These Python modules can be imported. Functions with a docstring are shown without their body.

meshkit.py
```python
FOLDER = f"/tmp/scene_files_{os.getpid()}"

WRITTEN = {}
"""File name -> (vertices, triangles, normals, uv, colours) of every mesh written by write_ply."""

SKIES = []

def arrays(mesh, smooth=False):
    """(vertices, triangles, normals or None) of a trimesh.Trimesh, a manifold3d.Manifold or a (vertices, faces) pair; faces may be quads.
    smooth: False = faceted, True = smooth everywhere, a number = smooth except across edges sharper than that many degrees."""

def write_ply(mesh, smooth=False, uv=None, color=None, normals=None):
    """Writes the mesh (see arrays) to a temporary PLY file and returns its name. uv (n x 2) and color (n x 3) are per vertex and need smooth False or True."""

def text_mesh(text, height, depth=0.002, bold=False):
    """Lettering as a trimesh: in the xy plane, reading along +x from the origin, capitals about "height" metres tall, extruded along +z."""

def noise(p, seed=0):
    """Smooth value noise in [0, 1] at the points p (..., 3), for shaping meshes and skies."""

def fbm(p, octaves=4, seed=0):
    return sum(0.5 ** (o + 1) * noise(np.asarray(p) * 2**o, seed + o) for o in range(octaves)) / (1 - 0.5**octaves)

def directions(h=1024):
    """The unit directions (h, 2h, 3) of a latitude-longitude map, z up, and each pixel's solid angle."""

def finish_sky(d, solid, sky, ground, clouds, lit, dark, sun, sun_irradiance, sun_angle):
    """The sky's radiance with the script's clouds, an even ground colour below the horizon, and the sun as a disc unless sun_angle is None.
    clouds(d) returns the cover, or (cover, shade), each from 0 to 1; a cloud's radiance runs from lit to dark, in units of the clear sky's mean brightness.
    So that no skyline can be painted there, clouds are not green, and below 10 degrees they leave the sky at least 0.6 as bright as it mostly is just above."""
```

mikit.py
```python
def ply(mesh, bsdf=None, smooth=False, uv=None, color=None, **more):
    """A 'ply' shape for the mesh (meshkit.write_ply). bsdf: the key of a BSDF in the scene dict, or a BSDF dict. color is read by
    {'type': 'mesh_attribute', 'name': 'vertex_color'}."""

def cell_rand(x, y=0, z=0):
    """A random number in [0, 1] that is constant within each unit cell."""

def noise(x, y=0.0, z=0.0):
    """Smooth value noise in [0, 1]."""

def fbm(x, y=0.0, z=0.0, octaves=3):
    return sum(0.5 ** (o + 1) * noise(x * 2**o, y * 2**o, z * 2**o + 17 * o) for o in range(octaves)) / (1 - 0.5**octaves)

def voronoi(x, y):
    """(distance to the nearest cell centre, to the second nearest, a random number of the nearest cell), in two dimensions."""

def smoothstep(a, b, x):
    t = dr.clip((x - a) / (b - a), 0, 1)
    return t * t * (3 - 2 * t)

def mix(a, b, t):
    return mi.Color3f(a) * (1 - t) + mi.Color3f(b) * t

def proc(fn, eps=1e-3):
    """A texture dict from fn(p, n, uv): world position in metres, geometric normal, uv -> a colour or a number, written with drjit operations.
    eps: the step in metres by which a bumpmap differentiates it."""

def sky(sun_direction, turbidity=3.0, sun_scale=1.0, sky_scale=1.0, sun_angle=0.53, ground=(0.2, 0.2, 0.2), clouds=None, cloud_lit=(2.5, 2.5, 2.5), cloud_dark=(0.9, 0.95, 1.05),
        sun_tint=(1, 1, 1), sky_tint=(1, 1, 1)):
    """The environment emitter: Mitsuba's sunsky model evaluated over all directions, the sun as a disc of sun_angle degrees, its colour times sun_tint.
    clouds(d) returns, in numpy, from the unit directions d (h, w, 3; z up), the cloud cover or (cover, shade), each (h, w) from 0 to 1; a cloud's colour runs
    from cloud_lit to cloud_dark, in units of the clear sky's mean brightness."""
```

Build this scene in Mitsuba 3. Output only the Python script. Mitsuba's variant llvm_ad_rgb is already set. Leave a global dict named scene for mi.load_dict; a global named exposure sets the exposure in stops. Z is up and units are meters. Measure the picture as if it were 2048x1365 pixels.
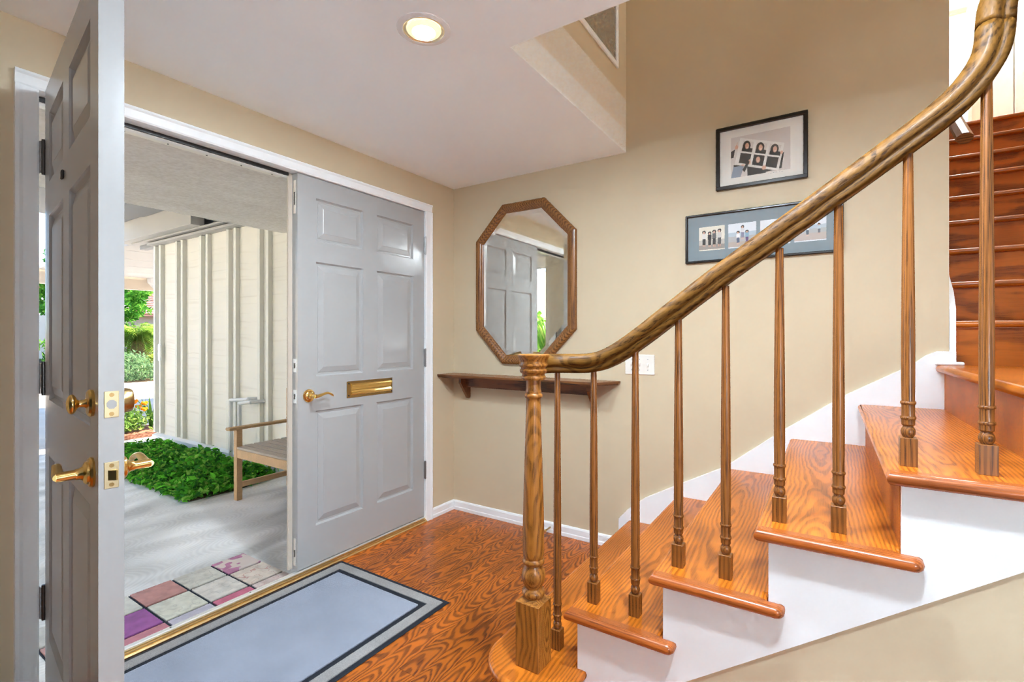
import math, random
import numpy as np, trimesh, mitsuba as mi, drjit as dr, mikit
from shapely.geometry import Polygon, box as sbox
from mikit import noise, fbm, smoothstep, mix, cell_rand, proc
T = mi.ScalarTransform4f
scene, labels = {}, {}

# ------------------------------------------------------------------ camera, sky, lamps, exposure
CAMH, YAW = 1.225, math.radians(33.034)
scene['camera'] = {'type': 'perspective', 'fov': math.degrees(2 * math.atan(1024 / 976.4)), 'fov_axis': 'x',
                   'near_clip': 0.05, 'far_clip': 200.0, 'principal_point_offset_y': 6.5 / 1365,
                   'to_world': T().look_at(origin=[0, 0, CAMH], target=[math.cos(YAW), math.sin(YAW), CAMH], up=[0, 0, 1])}
SUN = (0.60, -0.10, 0.79)
scene['sky'] = mikit.sky(SUN, turbidity=3.0, sun_scale=1.1, sky_scale=1.15, sun_angle=1.2, ground=(0.35, 0.33, 0.30),
                         sky_tint=(1.0, 0.97, 0.90))
exposure = 4.0
DOWNLIGHT = (77.0, 88.0, 96.0)      # radiance of the entry downlight's bulb
DOWNLIGHT2 = (28.5, 33.0, 37.0)     # two fill downlights added to the entry ceiling, out of view
DOWNLIGHT3 = (40.0, 46.0, 51.0)
FILL_GLOBE = (1.9, 2.05, 2.16)        # added fill globe on a stand behind the viewer
FILL_STAIR = (1.5, 1.65, 1.75)        # added light over the landing, brightens the upper stairwell walls
UNSEEN_HALL_LIGHT = (4.0, 4.2, 4.4)           # unseen lamp, placed to light the upstairs hall

# ------------------------------------------------------------------ helpers
def number(name):
    if name not in scene and not any(k.startswith(name + '__') for k in scene) and name not in labels:
        return name
    i = 1
    while True:
        k = '%s_%03d' % (name, i)
        if k not in scene and not any(q.startswith(k + '__') for q in scene) and k not in labels:
            return k
        i += 1
def part(parent, name, mesh, bsdf, label=None, kind=None, **kw):
    key = number(parent + '__' + name)
    scene[key] = mesh if isinstance(mesh, dict) else mikit.ply(mesh, bsdf, **kw)
    if label or kind:
        labels[key] = {}
        if label: labels[key]['label'] = label
        if kind: labels[key]['kind'] = kind
    return key
def thing(name, label, cat, group=None):
    key = number(name)
    labels[key] = {'label': label, 'category': cat}
    if group: labels[key]['group'] = group
    return key
def solid(name, mesh, bsdf, label, cat, group=None, kind=None, **kw):
    key = thing(name, label, cat, group)
    if kind: labels[key]['kind'] = kind
    scene[key] = mikit.ply(mesh, bsdf, **kw)
    return key
def struct(name, mesh, bsdf, label=None, cat=None, **kw):
    if mesh is not None: scene[name] = mikit.ply(mesh, bsdf, **kw)
    labels[name] = {'kind': 'structure'}
    if label: labels[name]['label'] = label
    if cat: labels[name]['category'] = cat
    return name
cat = trimesh.util.concatenate
def box(x0, x1, y0, y1, z0, z1, b=0.0):
    if b <= 0:
        m = trimesh.creation.box(extents=(x1 - x0, y1 - y0, z1 - z0))
        m.apply_translation(((x0 + x1) / 2, (y0 + y1) / 2, (z0 + z1) / 2))
        return m
    pts = []
    for sx in (0, 1):
        for sy in (0, 1):
            for sz in (0, 1):
                c = np.array([(x0, x1)[sx], (y0, y1)[sy], (z0, z1)[sz]], float)
                d = np.array([1 - 2 * sx, 1 - 2 * sy, 1 - 2 * sz]) * b
                for k in range(3):
                    o = d.copy(); o[k] = 0; pts.append(c + o)
    return trimesh.convex.convex_hull(np.array(pts))
def frame_axes(axis):
    return {'x': np.array([[0, 0, 1, 0], [1, 0, 0, 0], [0, 1, 0, 0], [0, 0, 0, 1.]]),      # (u,v,w)->(y,z,x)
            'y': np.array([[1, 0, 0, 0], [0, 0, -1, 0], [0, 1, 0, 0], [0, 0, 0, 1.]]),     # (u,v,w)->(x,z,-y)
            'z': np.eye(4)}[axis]
def prism(poly, axis, a, b):
    """extrude a polygon: axis x: points (y,z); axis y: points (x,z); axis z: points (x,y)"""
    if not isinstance(poly, Polygon): poly = Polygon(poly)
    m = trimesh.creation.extrude_polygon(poly, b - a)
    m.apply_transform(frame_axes(axis))
    m.apply_translation({'x': (a, 0, 0), 'y': (0, b, 0), 'z': (0, 0, a)}[axis])
    return m
def lathe(prof, n=24, at=(0, 0, 0)):
    m = trimesh.creation.revolve(np.array(prof, float), sections=n)
    m.apply_translation(at)
    return m
def cyl(p0, p1, r, n=12):
    return trimesh.creation.cylinder(radius=r, segment=[p0, p1], sections=n)
def sweep(path, prof, sides, closed_prof=True, scale=None):
    """path n x 3, prof m x 2 (side, up), sides n x 3; returns mesh and uv (length, around)"""
    path = np.asarray(path, float); n, m = len(path), len(prof)
    t = np.gradient(path, axis=0); t /= np.linalg.norm(t, axis=1, keepdims=True)
    s = np.asarray(sides, float); s = s - (s * t).sum(1, keepdims=True) * t; s /= np.linalg.norm(s, axis=1, keepdims=True)
    up = np.cross(s, t)
    up *= np.sign((up[:1] * [0, 0, 1]).sum() + 1e-9)
    L = np.concatenate([[0], np.cumsum(np.linalg.norm(np.diff(path, axis=0), axis=1))])
    prof = np.asarray(prof, float)
    V = np.concatenate([path[i] + prof[:, :1] * s[i] * (1 if scale is None else scale[i]) + prof[:, 1:] * up[i] * (1 if scale is None else scale[i]) for i in range(n)])
    uv = np.concatenate([np.stack([np.full(m, L[i]), np.arange(m) / m], 1) for i in range(n)])
    F = []
    for i in range(n - 1):
        for j in range(m):
            a, b = i * m + j, i * m + (j + 1) % m
            F += [[a, b, b + m], [a, b + m, a + m]]
    for e, rev in ((0, False), (n - 1, True)):
        c = len(V); V = np.vstack([V, path[e]]); uv = np.vstack([uv, [L[e], 0.5]])
        for j in range(m):
            f = [e * m + j, c, e * m + (j + 1) % m]
            F.append(f[::-1] if rev else f)
    mesh = trimesh.Trimesh(V, F, process=False)
    if mesh.volume < 0: mesh.invert()
    return mesh, uv
def smooth_path(pts, n, k=3):
    from scipy.interpolate import splprep, splev
    tck, u = splprep(np.array(pts, float).T, s=0, k=k)
    return np.array(splev(np.linspace(0, 1, n), tck)).T
def moved(m, *mats):
    m = m.copy()
    for M in mats: m.apply_transform(M)
    return m
def rotz(a, p=(0, 0, 0)): return trimesh.transformations.rotation_matrix(a, [0, 0, 1], p)
def trans(x, y, z): return trimesh.transformations.translation_matrix([x, y, z])

# ------------------------------------------------------------------ materials
def two(d): return {'type': 'twosided', 'bsdf': d}
def rgb(c): return {'type': 'rgb', 'value': list(c)}
def paint(c, rough=0.5, spec=0.3, bump=0.0, size=140.0):
    d = {'type': 'principled', 'base_color': rgb(c), 'roughness': rough, 'specular': spec}
    if bump:
        d = {'type': 'bumpmap', 'arbitrary': proc(lambda p, n, uv: fbm(p.x * size, p.y * size, p.z * size, 2), 1.5e-3), 'scale': bump, 'bsdf': d}
    return two(d)
scene['m_tan'] = two({'type': 'bumpmap', 'arbitrary': proc(lambda p, n, uv: fbm(p.x * 45, p.y * 45, p.z * 45, 3), 2e-3), 'scale': 0.0012,
                      'bsdf': {'type': 'principled', 'base_color': rgb((0.60, 0.505, 0.355)), 'roughness': 0.45, 'specular': 0.25}})
scene['m_ceiling'] = two({'type': 'bumpmap', 'arbitrary': proc(lambda p, n, uv: fbm(p.x * 14, p.y * 14, p.z * 14, 3), 3e-3), 'scale': 0.002,
                      'bsdf': {'type': 'principled', 'base_color': rgb((0.85, 0.905, 0.93)), 'roughness': 0.5, 'specular': 0.3}})
scene['m_white'] = paint((0.83, 0.865, 0.885), 0.35, 0.4)
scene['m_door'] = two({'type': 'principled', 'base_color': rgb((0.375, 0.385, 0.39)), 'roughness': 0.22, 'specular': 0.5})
scene['m_cream'] = paint((0.74, 0.70, 0.61), 0.5)
scene['m_plate'] = paint((0.78, 0.76, 0.70), 0.3, 0.5)
scene['m_black'] = paint((0.012, 0.012, 0.012), 0.35, 0.5)
scene['m_frame'] = two({'type': 'principled', 'base_color': rgb((0.010, 0.009, 0.007)), 'roughness': 0.25, 'specular': 0.5})
scene['m_rubber'] = paint((0.012, 0.016, 0.024), 0.6, 0.3)
scene['m_brass'] = two({'type': 'principled', 'base_color': rgb((0.86, 0.58, 0.20)), 'metallic': 1.0, 'roughness': 0.16})
scene['m_brass_pale'] = two({'type': 'principled', 'base_color': rgb((0.60, 0.50, 0.31)), 'metallic': 1.0, 'roughness': 0.4})
scene['m_brass_dark'] = two({'type': 'principled', 'base_color': rgb((0.42, 0.28, 0.12)), 'metallic': 1.0, 'roughness': 0.3})
scene['m_steel'] = two({'type': 'principled', 'base_color': rgb((0.32, 0.32, 0.33)), 'metallic': 1.0, 'roughness': 0.35})
scene['m_dark_steel'] = two({'type': 'principled', 'base_color': rgb((0.10, 0.10, 0.10)), 'metallic': 1.0, 'roughness': 0.35})
scene['m_alu'] = two({'type': 'principled', 'base_color': rgb((0.85, 0.84, 0.80)), 'metallic': 0.7, 'roughness': 0.4})
scene['m_gold'] = two({'type': 'principled', 'base_color': rgb((0.80, 0.62, 0.32)), 'metallic': 1.0, 'roughness': 0.3})
scene['m_mirror'] = two({'type': 'conductor', 'material': 'Ag', 'specular_reflectance': rgb((0.93, 0.94, 0.93))})
scene['m_glass'] = {'type': 'thindielectric'}
scene['m_added_carpet'] = paint((0.13, 0.15, 0.17), 0.9, 0.1)
scene['m_bounce_dark'] = paint((0.033, 0.038, 0.043), 0.5, 0.3)  # near-black, made to soak up bounce light behind the viewer
scene['m_mat_white'] = paint((0.78, 0.77, 0.73), 0.8, 0.1)
scene['m_mat_blue'] = paint((0.25, 0.31, 0.34), 0.8, 0.1)

def oak(axis, light, dark, freq=150.0, curl=1.0, seeded=False, contrast=0.8, streak=0.35, zig=0.03, slope=0.0, centre=None):
    """oak with growth rings cut along the grain axis; uv, where seeded, carries (seed, board centre); slope opens the rings into nested arches"""
    def fn(p, n, uv):
        a, c, d = {'x': (p.x, p.y, p.z), 'y': (p.y, p.x, p.z), 'z': (p.z, p.x + 0.35 * p.y, p.y), 'u': (uv.x, uv.y * 0.09 - 0.04, p.z * 0.3)}[axis]
        if seeded:
            a = a + uv.x * 17.3; c = c - uv.y; d = uv.x * 3.1
        if centre == 'treads':
            k_ = dr.floor(p.z / 0.185 + 0.4); c = c - (1.10 - 0.268 * k_) + 0.12 * (cell_rand(k_, 5, 2) - 0.5); d = k_ * 1.7
        elif centre is not None:
            c = c - centre
        w = fbm(a * 2.2, c * 9.0, d * 9.0 + 3.7, 3) - 0.5
        w2 = noise(a * 0.9 + 31.7, d * 2.0 + 5.1) - 0.5
        zg = fbm(a * 5.0 + 3.0, c * 14.0 + 7.7, d * 6.0 + 1.0, 3) - 0.5
        h = 0.024 + 0.05 * noise(a * 0.8, d * 1.3 + 9.0) + zig * zg
        if slope:
            q = a * 0.8 + 0.37 * d; h = h + slope * dr.abs(q - dr.floor(q) - 0.5)
        cc = c + 0.022 * curl * w2 + 0.012 * curl * w
        r = dr.sqrt(cc * cc + h * h)
        ph = r * freq + 0.6 * w
        f = ph - dr.floor(ph)
        ed = 0.12 * noise(a * 60, c * 900)
        band = smoothstep(0.30, 0.62, f + ed) * (1 - smoothstep(0.80, 0.98, f + 0.5 * ed))
        pores = smoothstep(0.45, 0.8, noise(a * 22.0, c * 700.0, d * 500.0))
        tone = 0.82 + 0.36 * fbm(a * 1.3, c * 14, d * 11, 2)
        k = dr.clip(contrast * band * (0.75 + 0.35 * pores) + streak * pores * 0.5, 0, 1)
        if seeded: tone = tone * (0.84 + 0.32 * cell_rand(uv.x * 977.0, 3, 1))
        return mix(light, dark, k) * tone
    return proc(fn)
def wood(tex, rough=0.25, coat=0.5, spec=0.4):
    return two({'type': 'principled', 'base_color': tex, 'roughness': rough, 'specular': spec, 'clearcoat': coat, 'clearcoat_gloss': 0.92})
FL, FD = (0.44, 0.108, 0.008), (0.085, 0.013, 0.002)
TL_, TD_ = (0.50, 0.140, 0.012), (0.16, 0.030, 0.003)
scene['m_plank'] = wood(oak('x', FL, FD, 165, 0.9, True, 0.84, 0.25, 0.034, 0.09), 0.30, 0.3)
scene['m_tread'] = wood(oak('x', TL_, TD_, 110, 0.7, False, 0.55, 0.2, 0.03, 0.06, 'treads'), 0.25, 0.3)
scene['m_nosing'] = wood(oak('y', (0.38, 0.095, 0.016), (0.12, 0.026, 0.006), 180, 0.4, False, 0.6, 0.3), 0.22, 0.8)
scene['m_riser'] = wood(oak('y', (0.47, 0.125, 0.010), (0.15, 0.028, 0.003), 140, 1.2, False, 0.75, 0.25, 0.05), 0.5, 0.0)
scene['m_landing'] = wood(oak('y', TL_, TD_, 130, 0.7, False, 0.6, 0.25), 0.25, 0.5)
scene['m_rail'] = wood(oak('u', (0.160, 0.072, 0.012), (0.048, 0.018, 0.003), 260, 0.8, False, 0.75, 0.55, 0.03), 0.5, 0.06, 0.25)
scene['m_post'] = wood(oak('z', (0.34, 0.130, 0.022), (0.09, 0.030, 0.006), 230, 0.5, False, 0.6, 0.5, 0.020, 0.08, 1.347 + 0.35 * 0.794), 0.32, 0.35)
scene['m_baluster'] = wood(oak('z', (0.25, 0.088, 0.017), (0.07, 0.022, 0.005), 260, 0.5, False, 0.7, 0.6), 0.34, 0.35)
scene['m_shelf'] = wood(oak('y', (0.20, 0.072, 0.019), (0.05, 0.014, 0.005), 150, 1.4, False, 0.85, 0.4, 0.05), 0.3, 0.6)
scene['m_mirror_frame'] = wood(oak('z', (0.27, 0.110, 0.026), (0.07, 0.022, 0.006), 170, 1.2, False, 0.8, 0.4, 0.04), 0.28, 0.8)
scene['m_teak'] = two({'type': 'principled', 'base_color': oak('x', (0.52, 0.33, 0.17), (0.33, 0.19, 0.09), 120, 0.4, False, 0.5, 0.4), 'roughness': 0.6})
scene['m_teak_grey'] = two({'type': 'principled', 'base_color': oak('y', (0.42, 0.36, 0.30), (0.27, 0.22, 0.18), 120, 0.4, False, 0.5, 0.4), 'roughness': 0.7})
def rug_fn(p, n, uv):
    k = dr.sin((p.x * 0.62 + p.y * 0.78) * 900) * dr.sin((p.x * 0.78 - p.y * 0.62) * 500)
    g = 0.5 + 0.5 * k
    return mix((0.195, 0.22, 0.285), (0.35, 0.385, 0.455), g) * (0.88 + 0.24 * fbm(p.x * 6, p.y * 6))
scene['m_rug'] = two({'type': 'diffuse', 'reflectance': proc(rug_fn)})
scene['m_rug_border'] = two({'type': 'diffuse', 'reflectance': proc(lambda p, n, uv: mix((0.20, 0.20, 0.205), (0.38, 0.37, 0.36), noise(p.x * 700, p.y * 700, p.z * 700)) * (0.9 + 0.2 * noise(p.x * 8, p.y * 8)))})
def concrete_fn(p, n, uv):
    wx, wy = p.x + 0.25 * noise(p.x * 2, p.y * 2), p.y + 0.30 * noise(p.x * 1.7 + 9, p.y * 2.3)
    arc = fbm(wx * 1.9, wy * 4.6, 0, 3)
    cx, cy, _ = mikit.voronoi(p.x * 2.6, p.y * 4.2)
    sw = 0.5 + 0.5 * dr.sin(75 * cx + 4 * noise(p.x * 8, p.y * 8))
    return mix((0.44, 0.435, 0.42), (0.78, 0.775, 0.765), dr.clip(2.0 * arc - 0.45, 0, 1)) * (0.93 + 0.09 * sw)
scene['m_porch'] = two({'type': 'principled', 'base_color': proc(concrete_fn), 'roughness': 0.6, 'specular': 0.3})
scene['m_drive'] = two({'type': 'diffuse', 'reflectance': proc(lambda p, n, uv: mix((0.48, 0.46, 0.43), (0.60, 0.58, 0.55), fbm(p.x * 3, p.y * 3)))})
scene['m_stucco'] = two({'type': 'bumpmap', 'arbitrary': proc(lambda p, n, uv: fbm(p.x * 120, p.y * 120, p.z * 120, 2), 2e-3), 'scale': 0.006,
                         'bsdf': {'type': 'diffuse', 'reflectance': proc(lambda p, n, uv: mix((0.56, 0.53, 0.50), (0.80, 0.79, 0.78), fbm(p.x * 60, p.y * 60, p.z * 60, 2) * 0.6 + 0.5 * fbm(p.x * 1.6, p.y * 5, 0, 3)))}})
def siding_fn(p, n, uv):
    return mix((0.74, 0.725, 0.675), (0.66, 0.64, 0.59), smoothstep(0.55, 0.95, noise(p.y * 2.0, p.z * 70 + 3 * noise(p.y * 3, p.z * 3), p.x)))
scene['m_siding'] = two({'type': 'diffuse', 'reflectance': proc(siding_fn)})
scene['m_batten'] = paint((0.66, 0.66, 0.61), 0.6)
scene['m_porch_white'] = paint((0.60, 0.61, 0.62), 0.6)
scene['m_porch_grey'] = paint((0.24, 0.25, 0.265), 0.6)
scene['m_beam'] = paint((0.38, 0.375, 0.37), 0.6)
scene['m_beige'] = paint((0.52, 0.45, 0.375), 0.6)
scene['m_foundation'] = paint((0.74, 0.74, 0.73), 0.7, 0.2, 0.002, 60)
scene['m_mulch'] = two({'type': 'diffuse', 'reflectance': proc(lambda p, n, uv: mix((0.12, 0.045, 0.03), (0.42, 0.22, 0.16), noise(p.x * 60, p.y * 60, p.z * 60)))})
scene['m_soil'] = paint((0.06, 0.045, 0.03), 0.9, 0.1)
scene['m_rooftile'] = two({'type': 'diffuse', 'reflectance': proc(lambda p, n, uv: mix((0.34, 0.17, 0.13), (0.52, 0.31, 0.26), noise(p.x * 5, p.y * 5, p.z * 3)))})
scene['m_bark'] = two({'type': 'diffuse', 'reflectance': proc(lambda p, n, uv: mix((0.12, 0.075, 0.04), (0.30, 0.21, 0.13), noise(p.x * 20, p.y * 20, p.z * 60)))})
scene['m_leaf'] = {'type': 'principledthin', 'base_color': {'type': 'mesh_attribute', 'name': 'vertex_color'}, 'roughness': 0.5, 'diff_trans': 0.7, 'spec_trans': 0.0}
scene['m_petal'] = two({'type': 'diffuse', 'reflectance': rgb((0.85, 0.25, 0.02))})
scene['m_downlight_lens'] = two({'type': 'diffuse', 'reflectance': rgb((0.8, 0.7, 0.5))})
scene['m_reflector'] = two({'type': 'principled', 'base_color': rgb((0.85, 0.72, 0.5)), 'metallic': 0.9, 'roughness': 0.3})
scene['m_trimring'] = paint((0.72, 0.72, 0.72), 0.3, 0.5)

# ------------------------------------------------------------------ room shell
XW, YW, YO, H = 2.712, 2.263, 2.40, 2.291
YEND = -0.42                                    # the mirror wall ends here, the stairs turn
LAND, RISE, RUN2, X1 = 1.11, 0.185, 0.248, 2.745
TOP = LAND + 9 * RISE
HI = 5.2
OX0, OX1, OZ = 0.515, 2.412, 2.068              # doorway
struct('wall_front', cat([box(-7.0, OX0 - 0.02, YW, YO, -0.1, 2.6), box(OX1 + 0.02, XW, YW, YO, -0.1, 2.6), box(OX0 - 0.02, OX1 + 0.02, YW, YO, OZ + 0.02, 2.6)]), 'm_tan',
       'tan painted wall around the double front doors', 'wall')
struct('wall_right', cat([box(XW, XW + 0.13, YEND, YO, -0.1, HI), box(XW + 0.13, 7.0, YEND, YEND + 0.13, -0.1, HI)]), 'm_tan', 'tan wall with the octagonal mirror and framed photos', 'wall')
CX, CY = 1.495, 0.981                           # corner of the stairwell opening in the ceiling
YR = -1.62                                      # right-hand wall of the stairwell
struct('ceiling', cat([box(-7.0, CX, -4.6, YW, H, H + 0.3), box(CX, XW, CY, YW, H, H + 0.3)]), 'm_ceiling', 'white painted entry ceiling', 'ceiling')
wellp = [(CY, H)]
struct('wall_well', cat([box(CX - 0.12, XW, CY, CY + 0.12, H + 0.004, HI), box(CX - 0.12, CX - 0.001, YR, CY, H + 0.3, HI)]), 'm_tan', 'tan wall rising above the entry ceiling in the stairwell', 'wall')
struct('wall_stair_side', box(CX - 0.12, 7.0, YR - 0.12, YR, -0.1, HI), 'm_tan')
struct('ceiling_upper', box(CX - 0.12, 7.0, YR, CY + 0.12, HI, HI + 0.2), 'm_ceiling')
# unseen room behind the viewer, its walls and opening shaped for the light
struct('unseen_wall_back', box(-3.2, -3.08, -4.6, YW, -0.1, 2.6), 'm_bounce_dark')  # dark unseen wall, added to keep bounce off the open leaf
struct('unseen_wall_left', cat([box(-3.2, -0.4, -4.72, -4.6, -0.1, 2.6), box(1.0, 1.4, -4.72, -4.6, -0.1, 2.6), box(-0.4, 1.0, -4.72, -4.6, 2.15, 2.6), box(1.4, 1.52, -4.72, YR - 0.12, -0.1, 2.6)]), 'm_tan')  # unseen; opening narrowed to keep daylight off the open leaf

# floor: sub floor and the planks in view
struct('floor', box(-7.0, XW, -4.6, YW - 0.02, -0.08, -0.012), 'm_plank', 'glossy red oak strip floor in the entry', 'floor')
rng = random.Random(4)
PW = 0.083
def plank(x0, x1, y0, y1, z0=-0.012, z1=0.0, c=0.0012):
    v = [(x0, y0, z0), (x1, y0, z0), (x1, y1, z0), (x0, y1, z0), (x0, y0, z1 - c), (x1, y0, z1 - c), (x1, y1, z1 - c), (x0, y1, z1 - c),
         (x0 + c, y0 + c, z1), (x1 - c, y0 + c, z1), (x1 - c, y1 - c, z1), (x0 + c, y1 - c, z1)]
    f = []
    for b in (0, 4):
        for i in range(4):
            j = (i + 1) % 4
            f += [[b + i, b + j, b + 4 + j], [b + i, b + 4 + j, b + 4 + i]]
    f += [[8, 9, 10], [8, 10, 11]]
    return np.array(v), np.array(f)
rest_v, rest_f, rest_uv, nb = [], [], [], 0
for r in range(-56, 28):
    ya = r * PW + 0.01
    yb = min(ya + PW - 0.0006, YW)
    if ya >= YW - 0.005 or ya < -4.6: continue
    x = -1.6 + rng.random() * 0.9 - 0.9
    while x < XW:
        ln = 0.45 + 0.85 * rng.random()
        a, b = max(x, -1.35), min(x + ln - 0.0006, XW)
        x += ln
        if b - a < 0.01: continue
        v, f = plank(a, b, ya, yb)
        uv = np.tile([rng.random(), (ya + yb) / 2], (len(v), 1))
        if b < -0.35 or yb < -0.3: continue
        if 0.30 < yb and b > 0.15:
            part('floor', 'plank', (v, f), 'm_plank', uv=uv)
        else:
            rest_v.append(v); rest_f.append(f + nb); rest_uv.append(uv); nb += len(v)
part('floor', 'planks_behind_viewer', (np.vstack(rest_v), np.vstack(rest_f)), 'm_plank', kind='stuff', uv=np.vstack(rest_uv))

struct('added_carpet', cat([box(-7.0, XW, -4.6, -0.45, -0.0119, -0.001), box(-7.0, -0.45 - 0.9, -0.45, YW - 0.03, -0.0119, -0.001)]), 'm_added_carpet')  # dark unseen floor covering, added to cut orange bounce
# baseboards
def baseboard(name, x0, x1, y0, y1, axis, sgn):
    if axis == 'x':      # along the front wall (profile in y,z)
        pr = [(YW, 0.0), (YW - 0.014, 0.0), (YW - 0.014, 0.02), (YW - 0.011, 0.024), (YW - 0.011, 0.055), (YW - 0.007, 0.064), (YW, 0.066)]
        return prism(pr, 'x', x0, x1)
    pr = [(XW, 0.0), (XW - 0.014, 0.0), (XW - 0.014, 0.02), (XW - 0.011, 0.024), (XW - 0.011, 0.055), (XW - 0.007, 0.064), (XW, 0.066)]
    return prism(pr, 'y', y0, y1)
struct('baseboard_front', baseboard('', 2.471, XW, 0, 0, 'x', 1), 'm_white', 'short white baseboard beside the door casing', 'baseboard')
struct('baseboard_right', baseboard('', 0, 0, 1.02, YW - 0.014, 'y', 1), 'm_white', 'white baseboard under the mirror and shelf', 'baseboard')

# door casing, jambs, threshold
def casing_piece(lo, hi, inner, side):
    """upright: profile in x,y"""
    s = side
    pr = [(inner, YW), (inner, YW - 0.010), (inner + s * 0.006, YW - 0.013), (inner + s * 0.040, YW - 0.015), (inner + s * 0.050, YW - 0.019), (inner + s * 0.060, YW - 0.019), (inner + s * 0.060, YW)]
    return prism(pr if s > 0 else pr[::-1], 'z', lo, hi)
cz = OZ + 0.0
topp = [(YW, cz), (YW - 0.010, cz), (YW - 0.013, cz + 0.006), (YW - 0.015, cz + 0.036), (YW - 0.019, cz + 0.042), (YW - 0.019, cz + 0.050), (YW, cz + 0.050)]
struct('trim_1', None, None, 'white moulded casing around the double front doorway', 'door casing')
part('trim_1', 'side_casing', casing_piece(0, cz, OX0, -1), 'm_white')
part('trim_1', 'side_casing', casing_piece(0, cz, OX1, 1), 'm_white')
part('trim_1', 'head_casing', prism(topp, 'x', OX0 - 0.06, OX1 + 0.06), 'm_white')
part('trim_1', 'jamb', cat([box(OX0 - 0.02, OX0, YW, YO, 0, OZ), box(OX0, OX0 + 0.012, YW + 0.055, YO, 0.0, OZ)]), 'm_white')
part('trim_1', 'jamb', cat([box(OX1, OX1 + 0.02, YW, YO, 0, OZ), box(OX1 - 0.012, OX1, YW + 0.055, YO, 0.0, OZ)]), 'm_white')
part('trim_1', 'head_jamb', cat([box(OX0, OX1, YW, YO, OZ, OZ + 0.02), box(OX0 + 0.012, OX1 - 0.012, YW + 0.056, YW + 0.085, OZ - 0.018, OZ)]), 'm_white')
part('trim_1', 'weatherstrip', cat([box(OX0 + 0.012, 1.465, YW + 0.046, YW + 0.056, OZ - 0.016, OZ - 0.001), box(OX0, OX0 + 0.008, YW + 0.045, YW + 0.055, 0.03, OZ - 0.02)]), 'm_black', label='thin black weatherstrip under the head jamb')
part('trim_1', 'head_strip', box(OX0 + 0.012, 1.46, YW + 0.090, YO - 0.003, OZ - 0.012, OZ - 0.0005, 0.002), 'm_alu')
for k in range(6):
    part('trim_1', 'screw', cyl((0.64 + 0.155 * k, YW + 0.112, OZ - 0.0145), (0.64 + 0.155 * k, YW + 0.112, OZ - 0.011), 0.0032, 8), 'm_dark_steel')
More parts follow.
